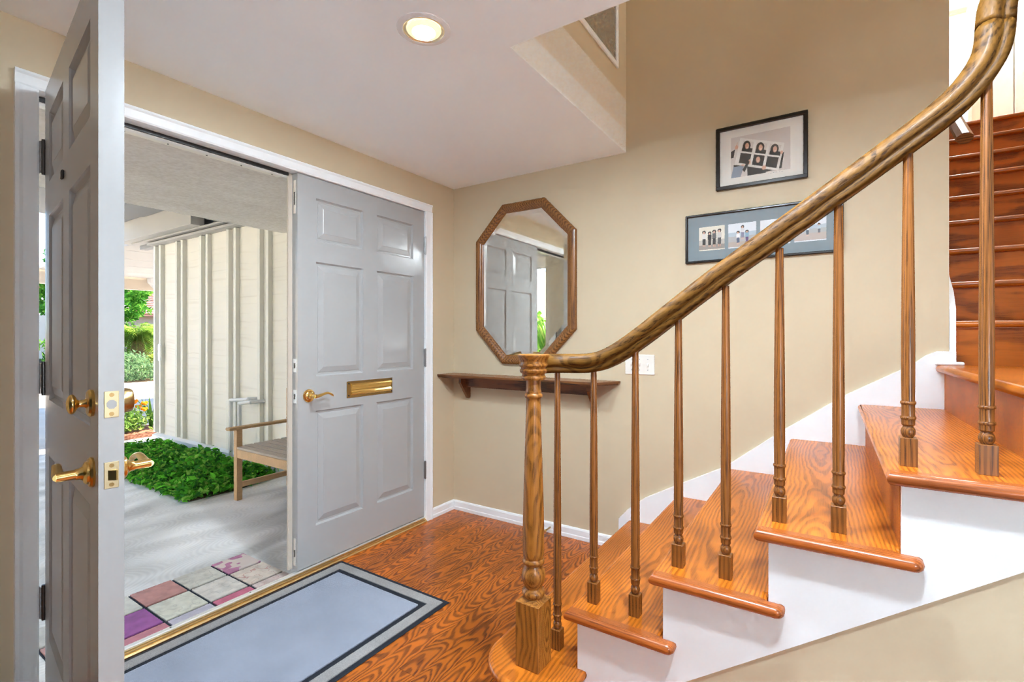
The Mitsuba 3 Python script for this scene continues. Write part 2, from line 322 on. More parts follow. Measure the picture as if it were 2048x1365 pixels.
thing('threshold', 'ridged brass and pale metal threshold under the front doors', 'threshold')
pr = [(2.240, 0.0), (2.240, 0.006), (2.244, 0.012), (2.248, 0.012), (2.249, 0.008), (2.2505, 0.008), (2.2515, 0.017), (2.256, 0.018), (2.257, 0.013), (2.2585, 0.013), (2.2595, 0.023), (2.2625, 0.025), (2.2625, -0.02), (2.240, -0.02)]
part('threshold', 'brass_ramp', prism(pr, 'x', OX0, OX1), 'm_gold')
part('threshold', 'sill_plate', prism([(2.263, -0.02), (2.263, 0.027), (2.268, 0.030), (2.287, 0.030), (2.293, 0.025), (2.293, -0.03), (2.263, -0.03)], 'x', OX0, OX1), 'm_alu')
for x in (0.62, 0.92, 1.25):
    part('threshold', 'screw', cyl((x, 2.277, 0.026), (x, 2.277, 0.0312), 0.0035, 8), 'm_dark_steel')

# ------------------------------------------------------------------ front doors
COLS = [(0.102, 0.405), (0.507, 0.818)]        # from the hinge edge
ROWS = [(0.198, 0.803), (0.985, 1.588), (1.698, 1.923)]   # from the leaf's bottom
LW, LH, LT = 0.922, 2.027, 0.045
LZ = 0.037
def ring_panel(x0, x1, z0, z1):
    """moulded raised panel in the xz plane facing -y, face at y=0"""
    st = [(0, 0), (0.002, 0.005), (0.008, 0.0125), (0.018, 0.0125), (0.020, 0.0100), (0.046, 0.003), (0.048, 0.0020)]
    V, F = [], []
    for ins, dep in st:
        V += [(x0 + ins, dep, z0 + ins), (x1 - ins, dep, z0 + ins), (x1 - ins, dep, z1 - ins), (x0 + ins, dep, z1 - ins)]
    for k in range(len(st) - 1):
        for i in range(4):
            a, b = 4 * k + i, 4 * k + (i + 1) % 4
            F += [[a, b, b + 4], [a, b + 4, a + 4]]
    e = 4 * (len(st) - 1)
    F += [[e, e + 1, e + 2], [e, e + 2, e + 3]]
    return trimesh.Trimesh(V, F, process=False)
def leaf_mesh(w):
    outer = sbox(0, 0, w, LH)
    holes = [sbox(c0, r0, c1, r1) for c0, c1 in COLS for r0, r1 in ROWS]
    face = outer
    for h in holes: face = face.difference(h)
    return cat([prism(face, 'y', 0.0, 0.0135), box(0, w, 0.0135, LT, 0, LH)])
def revolve_to(prof, p, d, n=24):
    """lathe profile (r, h) with its axis along unit d from p"""
    m = lathe(prof, n)
    m.apply_transform(trimesh.geometry.align_vectors([0, 0, 1], d)); m.apply_translation(p)
    return m
ROSE = [(0, 0), (0.033, 0), (0.034, 0.004), (0.031, 0.008), (0.026, 0.009), (0.025, 0.013), (0.021, 0.016), (0.016, 0.018), (0.0125, 0.024), (0.0120, 0.030), (0, 0.030)]
def lever_parts(parent, at, out, along, flip=1):
    """out: unit normal away from the leaf; along: unit direction of the handle"""
    at, out, along = map(np.array, (at, out, along))
    h = part(parent, 'lever_handle', revolve_to(ROSE, at, out), 'm_brass', 'polished brass lever handle on a round rose', smooth=35)
    part(h, 'neck', cyl(at + out * 0.028, at + out * 0.062, 0.0105, 16), 'm_brass', smooth=40)
    pts = [at + out * 0.055 + along * -0.006, at + out * 0.056 + along * 0.02, at + out * 0.055 + along * 0.045 + np.array([0, 0, 0.006]), at + out * 0.053 + along * 0.075 + np.array([0, 0, 0.010]), at + out * 0.050 + along * 0.100 + np.array([0, 0, 0.002]), at + out * 0.046 + along * 0.118 + np.array([0, 0, -0.012])]
    path = smooth_path(pts, 26)
    prof = [(0.0105 * math.cos(a), 0.0075 * math.sin(a)) for a in np.linspace(0, 2 * math.pi, 12, endpoint=False)]
    m, uv = sweep(path, prof, np.tile(out, (26, 1)), scale=np.concatenate([np.linspace(1.25, 0.85, 13), np.linspace(0.85, 0.75, 10), [0.65, 0.45, 0.15]]))
    part(h, 'grip', m, 'm_brass', smooth=50)
# fixed leaf: closed, hinged on the right; local x from hinge -> world x = OX1-0.002 - x
YF = YW + 0.004
def fixed(m): return moved(m, np.array([[-1, 0, 0, OX1 - 0.002], [0, 1, 0, YF], [0, 0, 1, LZ], [0, 0, 0, 1.]]))
def flip(m): m = m.copy(); m.invert(); return m
struct('door_1', None, None, 'closed white six-panel door leaf with brass mail slot', 'door')
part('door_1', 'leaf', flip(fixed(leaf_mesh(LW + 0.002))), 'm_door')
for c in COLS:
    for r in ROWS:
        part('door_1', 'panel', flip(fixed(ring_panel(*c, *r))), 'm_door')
XE = OX1 - 0.004 - LW                              # free edge of the fixed leaf
lever_parts('door_1', (1.549, YF, 0.924), (0, -1, 0), (1, 0, 0))
ms = part('door_1', 'mail_slot', cat([box(1.787, 2.126, YF - 0.004, YF, 0.886, 0.979, 0.0015)]), 'm_brass_dark', 'aged brass mail slot plate with a ribbed flap')
fl = [(YF - 0.004, 0.900), (YF - 0.009, 0.902), (YF - 0.013, 0.908), (YF - 0.013, 0.914), (YF - 0.008, 0.920), (YF - 0.0065, 0.932), (YF - 0.008, 0.944), (YF - 0.013, 0.950), (YF - 0.013, 0.957), (YF - 0.009, 0.964), (YF - 0.004, 0.966)]
part(ms, 'flap', prism(fl[::-1], 'x', 1.815, 2.112), 'm_brass', smooth=60)
for x in (1.799, 2.118):
    for z in (0.899, 0.967):
        part(ms, 'screw', trimesh.creation.icosphere(2, 0.0045).apply_translation((x, YF - 0.004, z)), 'm_black')
for z0, z1 in ((1.782, 1.895), (1.035, 1.150), (0.288, 0.402)):
    hg = part('door_1', 'hinge', box(OX1 - 0.006, OX1 + 0.007, YW - 0.006, YW + 0.002, z0, z1, 0.001), 'm_steel', 'brushed steel butt hinge')
    part(hg, 'knuckle', cat([cyl((OX1, YW - 0.008, z0 + (z1 - z0) * i / 5 + 0.001), (OX1, YW - 0.008, z0 + (z1 - z0) * (i + 1) / 5 - 0.001), 0.0055, 12) for i in range(5)] + [cyl((OX1, YW - 0.008, z0 - 0.004), (OX1, YW - 0.008, z1 + 0.004), 0.004, 10)]), 'm_steel', smooth=40)
part('door_1', 'astragal', box(XE - 0.022, XE + 0.03, YF + LT, YF + LT + 0.014, LZ, LZ + LH, 0.002), 'm_beige', 'narrow tan strip on the free edge')
for z0, z1, kind in ((1.86, 2.03, 'flush_bolt'), (0.06, 0.20, 'flush_bolt')):
    fb = part('door_1', kind, box(XE - 0.0016, XE + 0.001, YF + 0.014, YF + 0.032, z0, z1), 'm_alu')
    part(fb, 'slide', box(XE - 0.003, XE - 0.001, YF + 0.018, YF + 0.026, z0 + 0.045, z1 - 0.06), 'm_dark_steel')
for z, h in ((1.082, 0.028), (0.924, 0.028)):
    sp = part('door_1', 'strike_plate', box(XE - 0.0016, XE + 0.001, YF + 0.010, YF + 0.034, z - 0.034, z + 0.034), 'm_white')
    part(sp, 'strike_hole', box(XE - 0.0022, XE - 0.0015, YF + 0.016, YF + 0.028, z - 0.013, z + 0.013), 'm_black')

# open leaf, swung 98 degrees into the room
ANG = math.radians(-98.0)
PIN = np.array([0.523, 2.240, 0])
def opened(m):
    m = m.copy(); m.apply_translation((0.004, 0.004, LZ)); m.apply_transform(rotz(ANG)); m.apply_translation(PIN); return m
def op(p): return (rotz(ANG)[:3, :3] @ (np.array(p) + [0.004, 0.004, LZ])) + PIN
OUT = rotz(ANG)[:3, :3] @ np.array([0, -1.0, 0]); ALONG = rotz(ANG)[:3, :3] @ np.array([-1.0, 0, 0])
LW2 = 0.912
struct('door_2', None, None, 'open white six-panel door leaf seen edge on', 'door')
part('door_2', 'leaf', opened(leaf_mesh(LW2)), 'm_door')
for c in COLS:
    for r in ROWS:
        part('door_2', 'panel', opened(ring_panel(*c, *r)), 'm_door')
HZ, DZ, BK = 0.922 - LZ, 1.078 - LZ, LW2 - 0.062
lever_parts('door_2', op((BK, 0, HZ)), OUT, ALONG)
lever_parts('door_2', op((BK, LT, HZ)), -OUT, ALONG)
KN = [(0, 0), (0.030, 0), (0.031, 0.006), (0.027, 0.010), (0.012, 0.011), (0.0085, 0.016), (0.008, 0.024), (0.012, 0.029), (0.0, 0.0295)]
db = part('door_2', 'deadbolt', revolve_to(KN, op((BK, 0, DZ)), OUT), 'm_brass', 'round brass deadbolt with oval thumb turn', smooth=35)
tk = trimesh.creation.icosphere(3, 1.0); tk.apply_scale((0.006, 0.0085, 0.022)); tk.apply_translation((BK, -0.036, DZ))
tk = trimesh.creation.icosphere(3, 1.0); tk.apply_scale((0.017, 0.0095, 0.022)); tk.apply_translation((BK, -0.036, DZ))
part(db, 'thumb_turn', opened(tk), 'm_brass', smooth=True)
CYLN = [(0, 0), (0.029, 0), (0.030, 0.008), (0.027, 0.022), (0.024, 0.026), (0, 0.026)]
part('door_2', 'deadbolt_cylinder', revolve_to(CYLN, op((BK, LT, DZ)), -OUT), 'm_brass_dark', smooth=35)
for z, nm in ((DZ, 'bolt_plate'), (HZ, 'latch_plate')):
    fp = part('door_2', nm, opened(box(LW2 - 0.001, LW2 + 0.0016, 0.0095, 0.0355, z - 0.029, z + 0.029, 0.0006)), 'm_brass_pale', 'pale brass faceplate on the door edge')
    if nm == 'bolt_plate':
        dsh = [(0.0225 + 0.0095 * math.cos(a), z + 0.0105 * math.sin(a)) for a in np.linspace(0, 2 * math.pi, 8, endpoint=False) + math.pi / 8]
        part(fp, 'bolt', opened(moved(prism(dsh, 'x', LW2 + 0.001, LW2 + 0.0028))), 'm_steel')
    else:
        part(fp, 'latch', opened(prism([(LW2, 0.014), (LW2 + 0.011, 0.029), (LW2 + 0.011, 0.032), (LW2, 0.032)], 'z', z - 0.011, z + 0.011)), 'm_brass')
    for dz in (-0.021, 0.021):
        part(fp, 'screw', opened(cyl((LW2 + 0.001, 0.0225, z + dz), (LW2 + 0.0024, 0.0225, z + dz), 0.0045, 12)), 'm_brass_dark')
for z0, z1 in ((1.784, 1.893), (1.034, 1.138), (0.27, 0.379)):
    hg = part('door_2', 'hinge', opened(box(-0.004, -0.001, 0.0, 0.032, z0 - LZ, z1 - LZ)), 'm_steel', 'dark steel butt hinge with worn leaves')
    part(hg, 'knuckle', cat([cyl((PIN[0], PIN[1], z0 + (z1 - z0) * i / 5 + 0.001), (PIN[0], PIN[1], z0 + (z1 - z0) * (i + 1) / 5 - 0.001), 0.0068, 12) for i in range(5)] + [cyl((PIN[0], PIN[1], z0 - 0.005), (PIN[0], PIN[1], z1 + 0.006), 0.005, 10)]), 'm_dark_steel', smooth=40)
    part(hg, 'jamb_plate', box(OX0 - 0.0005, OX0 + 0.0015, YW - 0.02, YW + 0.03, z0, z1), 'm_steel')
part('door_2', 'strap_clip', opened(box(0.40, 0.425, -0.006, 0.0, 1.640, 1.664, 0.002)), 'm_black', 'small black clip above the middle panels')

# ------------------------------------------------------------------ staircase
OXN, SX = 1.365, 1.405                          # outer nosing, stringer face
def yf(i): return 0.965 - 0.268 * (i - 1)       # front nosing of tread i
def zt(i): return RISE * i
TH = 0.030
def tread_mesh(outline, z1, side_round=True, th=TH):
    """a board with a half-round edge all round the given xy outline"""
    pl = Polygon(outline)
    rings = []
    for a in np.linspace(-math.pi / 2, math.pi / 2, 7):
        ins = th / 2 * (1 - math.cos(a)); z = z1 - th / 2 + th / 2 * math.sin(a)
        rings.append((ins, z))
    base = pl.buffer(-th / 2 - 0.0005, join_style=1)
    V, F = [], []
    n = None
    core = pl.buffer(-th / 2, join_style=2, mitre_limit=4)
    pts = np.array(core.exterior.coords)[:-1]
    m = len(pts)
    # outward normals per vertex (mitred)
    e = np.roll(pts, -1, 0) - pts; nn = np.stack([e[:, 1], -e[:, 0]], 1); nn /= np.linalg.norm(nn, axis=1, keepdims=True) + 1e-12
    if Polygon(pts).exterior.is_ccw is False: nn = -nn
    vn = nn + np.roll(nn, 1, 0); vn /= np.maximum((vn * nn).sum(1, keepdims=True), 0.25)
    for a in np.linspace(-math.pi / 2, math.pi / 2, 7):
        off = pts + vn * th / 2 * math.cos(a)
        V += [(x, y, z1 - th / 2 + th / 2 * math.sin(a)) for x, y in off]
    for k in range(6):
        for i in range(m):
            a, b = k * m + i, k * m + (i + 1) % m
            F += [[a, b, b + m], [a, b + m, a + m]]
    tv, tf = trimesh.creation.triangulate_polygon(core, engine='earcut') if False else (None, None)
    cap = trimesh.creation.extrude_polygon(core, 0.001)
    mesh = trimesh.Trimesh(V, F, process=False)
    top = cap.copy(); keep = np.abs(top.face_normals[:, 2] - 1) < 0.01
    t = trimesh.Trimesh(top.vertices.copy(), top.faces[keep], process=False); t.vertices[:, 2] = z1
    bkeep = np.abs(top.face_normals[:, 2] + 1) < 0.01
    bt = trimesh.Trimesh(top.vertices.copy(), top.faces[bkeep], process=False); bt.vertices[:, 2] = z1 - th
    return cat([mesh, t, bt])
stair = struct('staircase', None, None, 'lower oak stair flight with white stringer rising along the mirror wall', 'staircase')
def outline(i):
    y1, y0 = yf(i), yf(i + 1) - 0.028
    tip = y0 - 0.040
    arc = [(OXN + 0.020 - 0.020 * math.cos(t), tip + 0.022 - 0.022 * math.sin(t)) for t in np.linspace(0, math.pi / 2, 5)]
    xs = SX + 0.0385
    return [(XW, y1), (xs, y1), (xs, y0), (XW, y0 - 0.034)], [(xs, y1), (OXN, y1)] + arc + [(SX + 0.002, tip), (SX + 0.002, y0), (SX + 0.022, y0), (SX + 0.022, y0 - 0.034), (xs, y0)]
def clip_x(m, x, keep_right):
    return m.slice_plane([x, 0, 0], [1 if keep_right else -1, 0, 0], cap=False)
for i in range(2, 6):
    full = tread_mesh([outline(i)[0][0]] + outline(i)[1][1:-1] + [outline(i)[0][3]], zt(i))
    tk_ = part(stair, 'tread', clip_x(full, SX, True), 'm_tread', smooth=35)
    part(tk_, 'return_nosing', clip_x(full, SX, False), 'm_nosing', 'darker rounded return nosing', smooth=35)
# bullnose first step
c1 = (1.388, 0.800)
arc = [(c1[0] + 0.165 * math.cos(t), c1[1] + 0.165 * math.sin(t)) for t in np.linspace(math.pi / 2, 3 * math.pi / 2 - 0.02, 22)]
part(stair, 'tread', tread_mesh([(XW, 0.965)] + arc + [(SX + 0.004, 0.635), (SX + 0.004, yf(2) - 0.028), (XW, yf(2) - 0.028)], zt(1)), 'm_tread', 'rounded bullnose bottom step', smooth=35)
arc2 = [(c1[0] + 0.135 * math.cos(t), c1[1] + 0.135 * math.sin(t)) for t in np.linspace(math.pi / 2, 3 * math.pi / 2, 20)]
part(stair, 'riser', prism([(XW, 0.935)] + arc2 + [(XW, 0.665)], 'z', 0.0, zt(1) - TH), 'm_riser', smooth=35)
for i in range(2, 7):
    part(stair, 'riser', box(SX + 0.0205, XW, yf(i) - 0.046, yf(i) - 0.028, zt(i - 1) if i > 1 else 0, (zt(i) if i < 6 else LAND) - TH), 'm_riser')
# landing
lo = [(XW, yf(6)), (OXN, yf(6)), (OXN, YR + 0.001), (X1 + 0.02, YR + 0.001), (X1 + 0.02, YEND - 0.002), (XW, YEND - 0.002)]
part(stair, 'landing', tread_mesh([(XW - 0.001, yf(6)), (OXN, yf(6)), (OXN, YR - 0.1), (X1 + 0.1, YR - 0.1), (X1 + 0.1, YEND - 0.001), (XW - 0.001, YEND - 0.001)], LAND), 'm_landing', smooth=35)
# white open-side stringer and the tan wall beneath
def sb(y): return 0.264 + (0.338 - y) * 0.7185          # underside of the stringer on the plane x=SX
saw = [(0.735, 0.0), (0.665, 0.0)]
top = []
for i in range(2, 6):
    top += [(yf(i) - 0.030, zt(i - 1) - TH), (yf(i) - 0.030, zt(i) - TH)]
top += [(yf(6) - 0.030, zt(5) - TH), (yf(6) - 0.030, LAND - TH), (YR, LAND - TH), (YR, sb(YR) if sb(YR) < LAND - 0.3 else LAND - 0.3)]
yk = 0.338 - (LAND - 0.3 - 0.264) / 0.7185
poly = [(0.667, 0.001), (0.667, zt(1) - TH), (yf(2) - 0.030, zt(1) - TH)] + top + [(yk, LAND - 0.3), (0.338 + 0.262 / 0.7185, 0.001)]
part(stair, 'stringer', prism(Polygon(poly).buffer(0), 'x', SX, SX + 0.02), 'm_white', 'white painted sawtooth stringer')
struct('wall_under_stairs', prism([(0.338 + 0.26 / 0.7185, 0.0), (yk, LAND - 0.302), (YR, LAND - 0.302), (YR, 0.0)], 'x', SX + 0.006, SX + 0.10), 'm_tan', 'tan wall below the white stringer', 'wall')
# white skirt board on the mirror wall
sk = [(1.02, 0.0), (1.02, 0.182), (0.965, 0.245), (0.868, 0.326), (0.66, 0.445), (0.452, 0.560), (0.19, 0.775), (-0.06, 0.962), (-0.298, 1.108), (-0.345, 1.150), (-0.380, 1.168), (YEND - 0.02, 1.168), (YEND - 0.02, LAND - 0.2), (0.5, 0.0)]
part(stair, 'skirt_board', prism(Polygon(sk).buffer(0), 'x', XW - 0.016, XW), 'm_white', 'white painted skirt board on the wall side')
part(stair, 'skirt_cap', cat([box(XW - 0.03, XW + 0.02, YEND - 0.045, -0.372, LAND + 0.0005, LAND + 0.014, 0.004), prism([(XW, LAND), (XW + 0.02, LAND), (3.6, LAND + 0.90), (3.6, LAND + 1.02), (XW + 0.05, LAND + 0.315), (XW, LAND + 0.235)], 'y', YEND - 0.022, YEND - 0.001)]), 'm_white')

# upper flight
up = struct('upper_staircase', None, None, 'upper oak stair flight seen head on behind the handrail', 'staircase')
for n in range(1, 10):
    x = X1 + (n - 1) * RUN2
    part(up, 'riser', box(x, x + 0.018, YR, YEND, LAND + (n - 1) * RISE, LAND + n * RISE - 0.0285), 'm_riser')
    xb = x + RUN2 + 0.02 if n < 9 else x + 0.14
    part(up, 'tread', tread_mesh([(x - 0.028, YR - 0.03), (xb + 0.03, YR - 0.03), (xb + 0.03, YEND + 0.03), (x - 0.028, YEND + 0.03)], LAND + n * RISE, th=0.028), 'm_landing', smooth=35)

# ------------------------------------------------------------------ balustrade
NX, NY = 1.347, 0.794
nw = thing('newel_post', 'turned oak newel post on the bullnose bottom step', 'newel post')
bz = zt(1)
blk = box(NX - 0.042, NX + 0.042, NY - 0.042, NY + 0.042, bz, bz + 0.205, 0.002)
part(nw, 'base_block', blk, 'm_post')
part(nw, 'shoulder', lathe([(0, 0.2), (0.056, 0.200), (0.050, 0.206), (0.040, 0.214), (0.034, 0.218), (0, 0.218)], 4, (0, 0, 0)).apply_transform(rotz(math.pi / 4)).apply_translation((NX, NY, bz)), 'm_post')
prof = [(0, 0.214), (0.030, 0.214), (0.035, 0.220), (0.037, 0.228), (0.035, 0.236), (0.029, 0.241), (0.027, 0.246), (0.031, 0.254), (0.036, 0.266), (0.0385, 0.280), (0.037, 0.294), (0.032, 0.306), (0.028, 0.314), (0.028, 0.318),
        (0.034, 0.322), (0.036, 0.328), (0.034, 0.334), (0.031, 0.337), (0.033, 0.344), (0.0345, 0.36), (0.0345, 0.42), (0.033, 0.50), (0.0295, 0.62), (0.0255, 0.75), (0.0235, 0.835), (0.0235, 0.846), (0.028, 0.850), (0.029, 0.855), (0.028, 0.860), (0.0245, 0.863),
        (0.0255, 0.868), (0.0245, 0.872), (0.0235, 0.88), (0.0240, 0.905), (0.026, 0.916), (0.030, 0.922), (0.0295, 0.926), (0, 0.926)]
part(nw, 'column', lathe(prof, 40, (NX, NY, bz)), 'm_post', smooth=50)
prof = [(0, 0.924), (0.034, 0.924), (0.0365, 0.928), (0.0365, 0.933), (0.033, 0.936), (0.034, 0.940), (0.040, 0.944), (0.0405, 0.950), (0.037, 0.953), (0.0375, 0.957), (0.042, 0.960), (0.0425, 0.965), (0.040, 0.968), (0.041, 0.974), (0.045, 0.982), (0.048, 0.986), (0.047, 0.9895), (0.040, 0.991), (0, 0.992)]
prof = [(r * 1.08, (z - 0.924) * 1.22 + 0.906) for r, z in prof]
part(nw, 'cap', lathe(prof, 40, (NX, NY, bz)), 'm_post', 'round turned cap of the newel', smooth=50)
# handrail
RX = 1.47
hp = [(NX, NY, 1.139), (1.385, 0.793, 1.139), (1.420, 0.784, 1.139), (1.449, 0.760, 1.139), (1.466, 0.722, 1.139), (RX, 0.680, 1.140), (RX, 0.640, 1.144), (RX, 0.585, 1.163), (RX, 0.515, 1.205), (RX, 0.40, 1.291), (RX, 0.258, 1.398), (RX, 0.064, 1.535), (RX, -0.043, 1.611), (RX, -0.140, 1.681),
      (RX, -0.205, 1.729), (RX, -0.249, 1.770), (RX, -0.275, 1.805), (RX, -0.294, 1.842), (RX, -0.302, 1.885)]
hp2 = [None, (RX, -0.304, 1.925), (RX, -0.308, 1.955), (RX, -0.322, 1.982), (RX, -0.350, 1.998), (RX, -0.42, 2.005), (RX, -0.55, 2.005), (RX, -0.80, 2.005), (RX, -1.2, 2.005), (RX, YR, 2.005)]
RP = [(-0.019, -0.029), (0.019, -0.029), (0.0195, -0.017), (0.0175, -0.013), (0.0185, -0.009), (0.025, -0.006), (0.0285, -0.001), (0.0295, 0.006), (0.0275, 0.014), (0.022, 0.021), (0.013, 0.026), (0.0, 0.028),
      (-0.013, 0.026), (-0.022, 0.021), (-0.0275, 0.014), (-0.0295, 0.006), (-0.0285, -0.001), (-0.025, -0.006), (-0.0185, -0.009), (-0.0175, -0.013), (-0.0195, -0.017)]
hr = thing('handrail', 'polished oak handrail curving up from the newel post', 'handrail')
RP = [(u * 1.1, v * 1.1 + 0.002) for u, v in RP]
P = smooth_path(hp + hp2[1:], 260)
cut = int(np.argmin(np.abs(P[:, 2] - 1.912) + 10 * (P[:, 1] < -0.31)))
t = np.gradient(P, axis=0)
th_ = t[:, :2] / np.maximum(np.linalg.norm(t[:, :2], axis=1, keepdims=True), 1e-6)
S_ = np.stack([th_[:, 1], -th_[:, 0], np.zeros(len(P))], 1)
S_[P[:, 1] < 0.6] = (-1, 0, 0)
m, uv = sweep(P, RP, S_)
k_ = len(RP)
def rail_piece(a, b, name, label=None):
    V = np.array(m.vertices)[a * k_:(b + 1) * k_]; q = uv[a * k_:(b + 1) * k_]; n = b - a + 1
    F = []
    for i in range(n - 1):
        for j in range(k_):
            x_, y_ = i * k_ + j, i * k_ + (j + 1) % k_
            F += [[x_, y_, y_ + k_], [x_, y_ + k_, x_ + k_]]
    V = np.vstack([V, P[a], P[b]]); q = np.vstack([q, q[0], q[-1]])
    for j in range(k_):
        F += [[j, n * k_, (j + 1) % k_], [(n - 1) * k_ + (j + 1) % k_, n * k_ + 1, (n - 1) * k_ + j]]
    mm = trimesh.Trimesh(V, F, process=False)
    if mm.volume < 0: mm.invert()
    part(hr, name, mm, 'm_rail', label, smooth=True, uv=q + [1.3 if name != 'rail' else 0, 0])
rail_piece(0, cut, 'rail')
rail_piece(cut, len(P) - 1, 'gooseneck', 'upright fitting that turns the rail to level')
# balusters
BAL = [(1, 0.765, 1.106), (2, 0.640, 1.111), (2, 0.502, 1.182), (3, 0.372, 1.277), (3, 0.243, 1.366), (4, 0.111, 1.458), (4, -0.019, 1.550), (5, -0.155, 1.652), (5, -0.290, 1.800)]
ords = ['first baluster from the newel post, alone on the bullnose step', 'lower baluster on the second step, with the shelf bracket behind it', 'upper baluster on the second step, crossing the light switch plate', 'lower baluster on the third step', 'upper baluster on the third step',
        'lower baluster on the fourth step', 'upper baluster on the fourth step, by the wide frame', 'lower baluster on the fifth step, in front of bare tan wall', 'last baluster at right, in front of the upper stair flight']
for k, (i, y, zu) in enumerate(BAL):
    z0 = zt(i)
    key = thing('baluster', 'slim turned oak ' + ords[k], 'baluster', 'turned oak balusters')
    bx = RX if k else 1.456
    w = 0.0163
    part(key, 'base_block', box(bx - w, bx + w, y - w, y + w, z0, z0 + 0.066, 0.0008), 'm_baluster')
    Hh = zu + 0.004 - z0
    pr = [(0, 0.0655), (0.009, 0.0655), (0.0105, 0.068), (0.0135, 0.074), (0.0142, 0.080), (0.0132, 0.086), (0.0100, 0.091), (0.0098, 0.0935), (0.0128, 0.0955), (0.0132, 0.098), (0.0132, 0.108), (0.0150, 0.110), (0.0153, 0.1125), (0.0148, 0.115), (0.0128, 0.117), (0.0128, 0.143), (0.0148, 0.145), (0.0153, 0.1475), (0.0148, 0.150), (0.0126, 0.152),
          (0.0132, 0.20), (0.0133, 0.30), (0.0125, 0.30 + (Hh - 0.30) * 0.3), (0.0108, 0.30 + (Hh - 0.30) * 0.7), (0.0094, Hh), (0, Hh)]
    part(key, 'spindle', lathe(pr, 20, (bx, y, z0)), 'm_baluster', smooth=50)

# wall rail of the upper flight (its lower end shows)
wr = thing('wall_handrail', 'short visible end of a polished wall handrail behind the oak rail', 'handrail')
o8 = [(0.030 * math.cos(a), 0.026 * math.sin(a)) for a in np.linspace(math.pi / 8, 2 * math.pi + math.pi / 8, 8, endpoint=False)]
P = np.linspace((2.86, -0.495, 2.095), (4.9, -0.495, 2.095 + 2.04 * RISE / RUN2), 12)
m, uv = sweep(P, o8, np.tile([0, 1.0, 0], (12, 1)))
part(wr, 'rail', m, 'm_shelf')
part(wr, 'bracket', cat([cyl((3.1, -0.495, 2.24), (3.1, -0.43, 2.19), 0.007), cyl((3.1, -0.435, 2.19), (3.1, YEND - 0.0005, 2.19), 0.025, 16)]), 'm_brass_dark')
# upper hall
struct('floor_upper', box(X1 + 8 * RUN2 + 0.12, 6.9, YR, YEND, TOP - 0.3, TOP - 0.001), 'm_landing')
UW = 6.2
struct('wall_upper_hall', cat([box(UW, UW + 0.1, YR, -1.10, TOP, HI), box(UW, UW + 0.1, -1.10, YEND, 4.345, HI), box(UW, UW + 0.1, -0.50, YEND, TOP, 4.345)]), 'm_cream')
struct('window_1', None, None, 'bright upstairs window with white frame at the top of the stairs', 'window')
part('window_1', 'frame', cat([box(UW - 0.02, UW + 0.06, -1.118, -1.091, TOP, 4.372), box(UW - 0.02, UW + 0.06, -1.118, -0.48, 4.345, 4.372), box(UW + 0.0, UW + 0.05, -1.091, -0.5, TOP + 0.0, TOP + 0.08)]), 'm_white')
part('window_1', 'pane', box(UW + 0.03, UW + 0.034, -1.091, -0.5, TOP + 0.08, 4.345), 'm_glass')
struct('door_3', None, None, 'white upstairs closet door at the right edge of the photo', 'door')
part('door_3', 'panel', box(UW - 0.03, UW - 0.004, -1.395, -1.25, TOP + 0.01, 4.6, 0.003), 'm_white')
part('door_3', 'panel', box(UW - 0.045, UW - 0.02, YR + 0.01, -1.403, TOP + 0.01, 4.6, 0.003), 'm_white')
part('door_3', 'casing', cat([box(UW - 0.02, UW - 0.001, -1.248, -1.20, TOP, 4.66, 0.003), box(UW - 0.016, UW - 0.001, -1.20, -1.19, TOP, 4.66)]), 'm_cream')

# ------------------------------------------------------------------ downlight, vent
DX, DY = 1.248, 1.175
dl = thing('downlight', 'glowing recessed ceiling light with white trim ring', 'ceiling light')
part(dl, 'trim_ring', lathe([(0.070, -0.002), (0.074, -0.005), (0.088, -0.004), (0.092, -0.001), (0.092, 0.001), (0.070, 0.001)], 48, (DX, DY, H - 0.001)), 'm_trimring', smooth=40)
part(dl, 'reflector', lathe([(0.071, -0.003), (0.0695, -0.0045), (0.068, -0.002), (0.064, -0.0006), (0.0, -0.0006)], 48, (DX, DY, H - 0.0005)), 'm_reflector', smooth=40)
lens = lathe([(0.0, -0.014), (0.02, -0.0132), (0.040, -0.0115), (0.040, -0.0015), (0, -0.0015)], 40, (DX, DY, H))
scene[dl + '__bulb'] = {**mikit.ply(lens, 'm_downlight_lens', smooth=40), 'emitter': {'type': 'area', 'radiance': rgb(DOWNLIGHT)}}
lens = lathe([(0.040, -0.0112), (0.050, -0.009), (0.058, -0.005), (0.060, -0.0015), (0.040, -0.0015)], 40, (DX, DY, H))
scene[dl + '__lens_rim'] = {**mikit.ply(lens, 'm_downlight_lens', smooth=40), 'emitter': {'type': 'area', 'radiance': rgb((0.075, 0.062, 0.028))}}
# unseen lamps: added fill downlights, fill globe and landing light; upstairs hall light
for x, y, w in ((1.08, 0.40, 'above the viewer'), (0.72, -0.10, 'behind the viewer')):
    k = thing('downlight', 'added recessed fill light out of view ' + w, 'ceiling light')
    part(k, 'trim_ring', lathe([(0.070, -0.002), (0.074, -0.005), (0.088, -0.004), (0.092, -0.001), (0.092, 0.001), (0.070, 0.001)], 32, (x, y, H - 0.001)), 'm_trimring')
    scene[k + '__bulb'] = {**mikit.ply(lathe([(0.0, -0.014), (0.03, -0.0135), (0.069, -0.0115), (0.069, -0.0015), (0, -0.0015)], 32, (x, y, H)), 'm_downlight_lens', smooth=40), 'emitter': {'type': 'area', 'radiance': rgb(DOWNLIGHT2 if y > 0.3 else DOWNLIGHT3)}}
gl = thing('fill_globe', 'added white fill globe on a stand behind the viewer', 'floor lamp')
GX_, GY_ = -0.10, -0.95
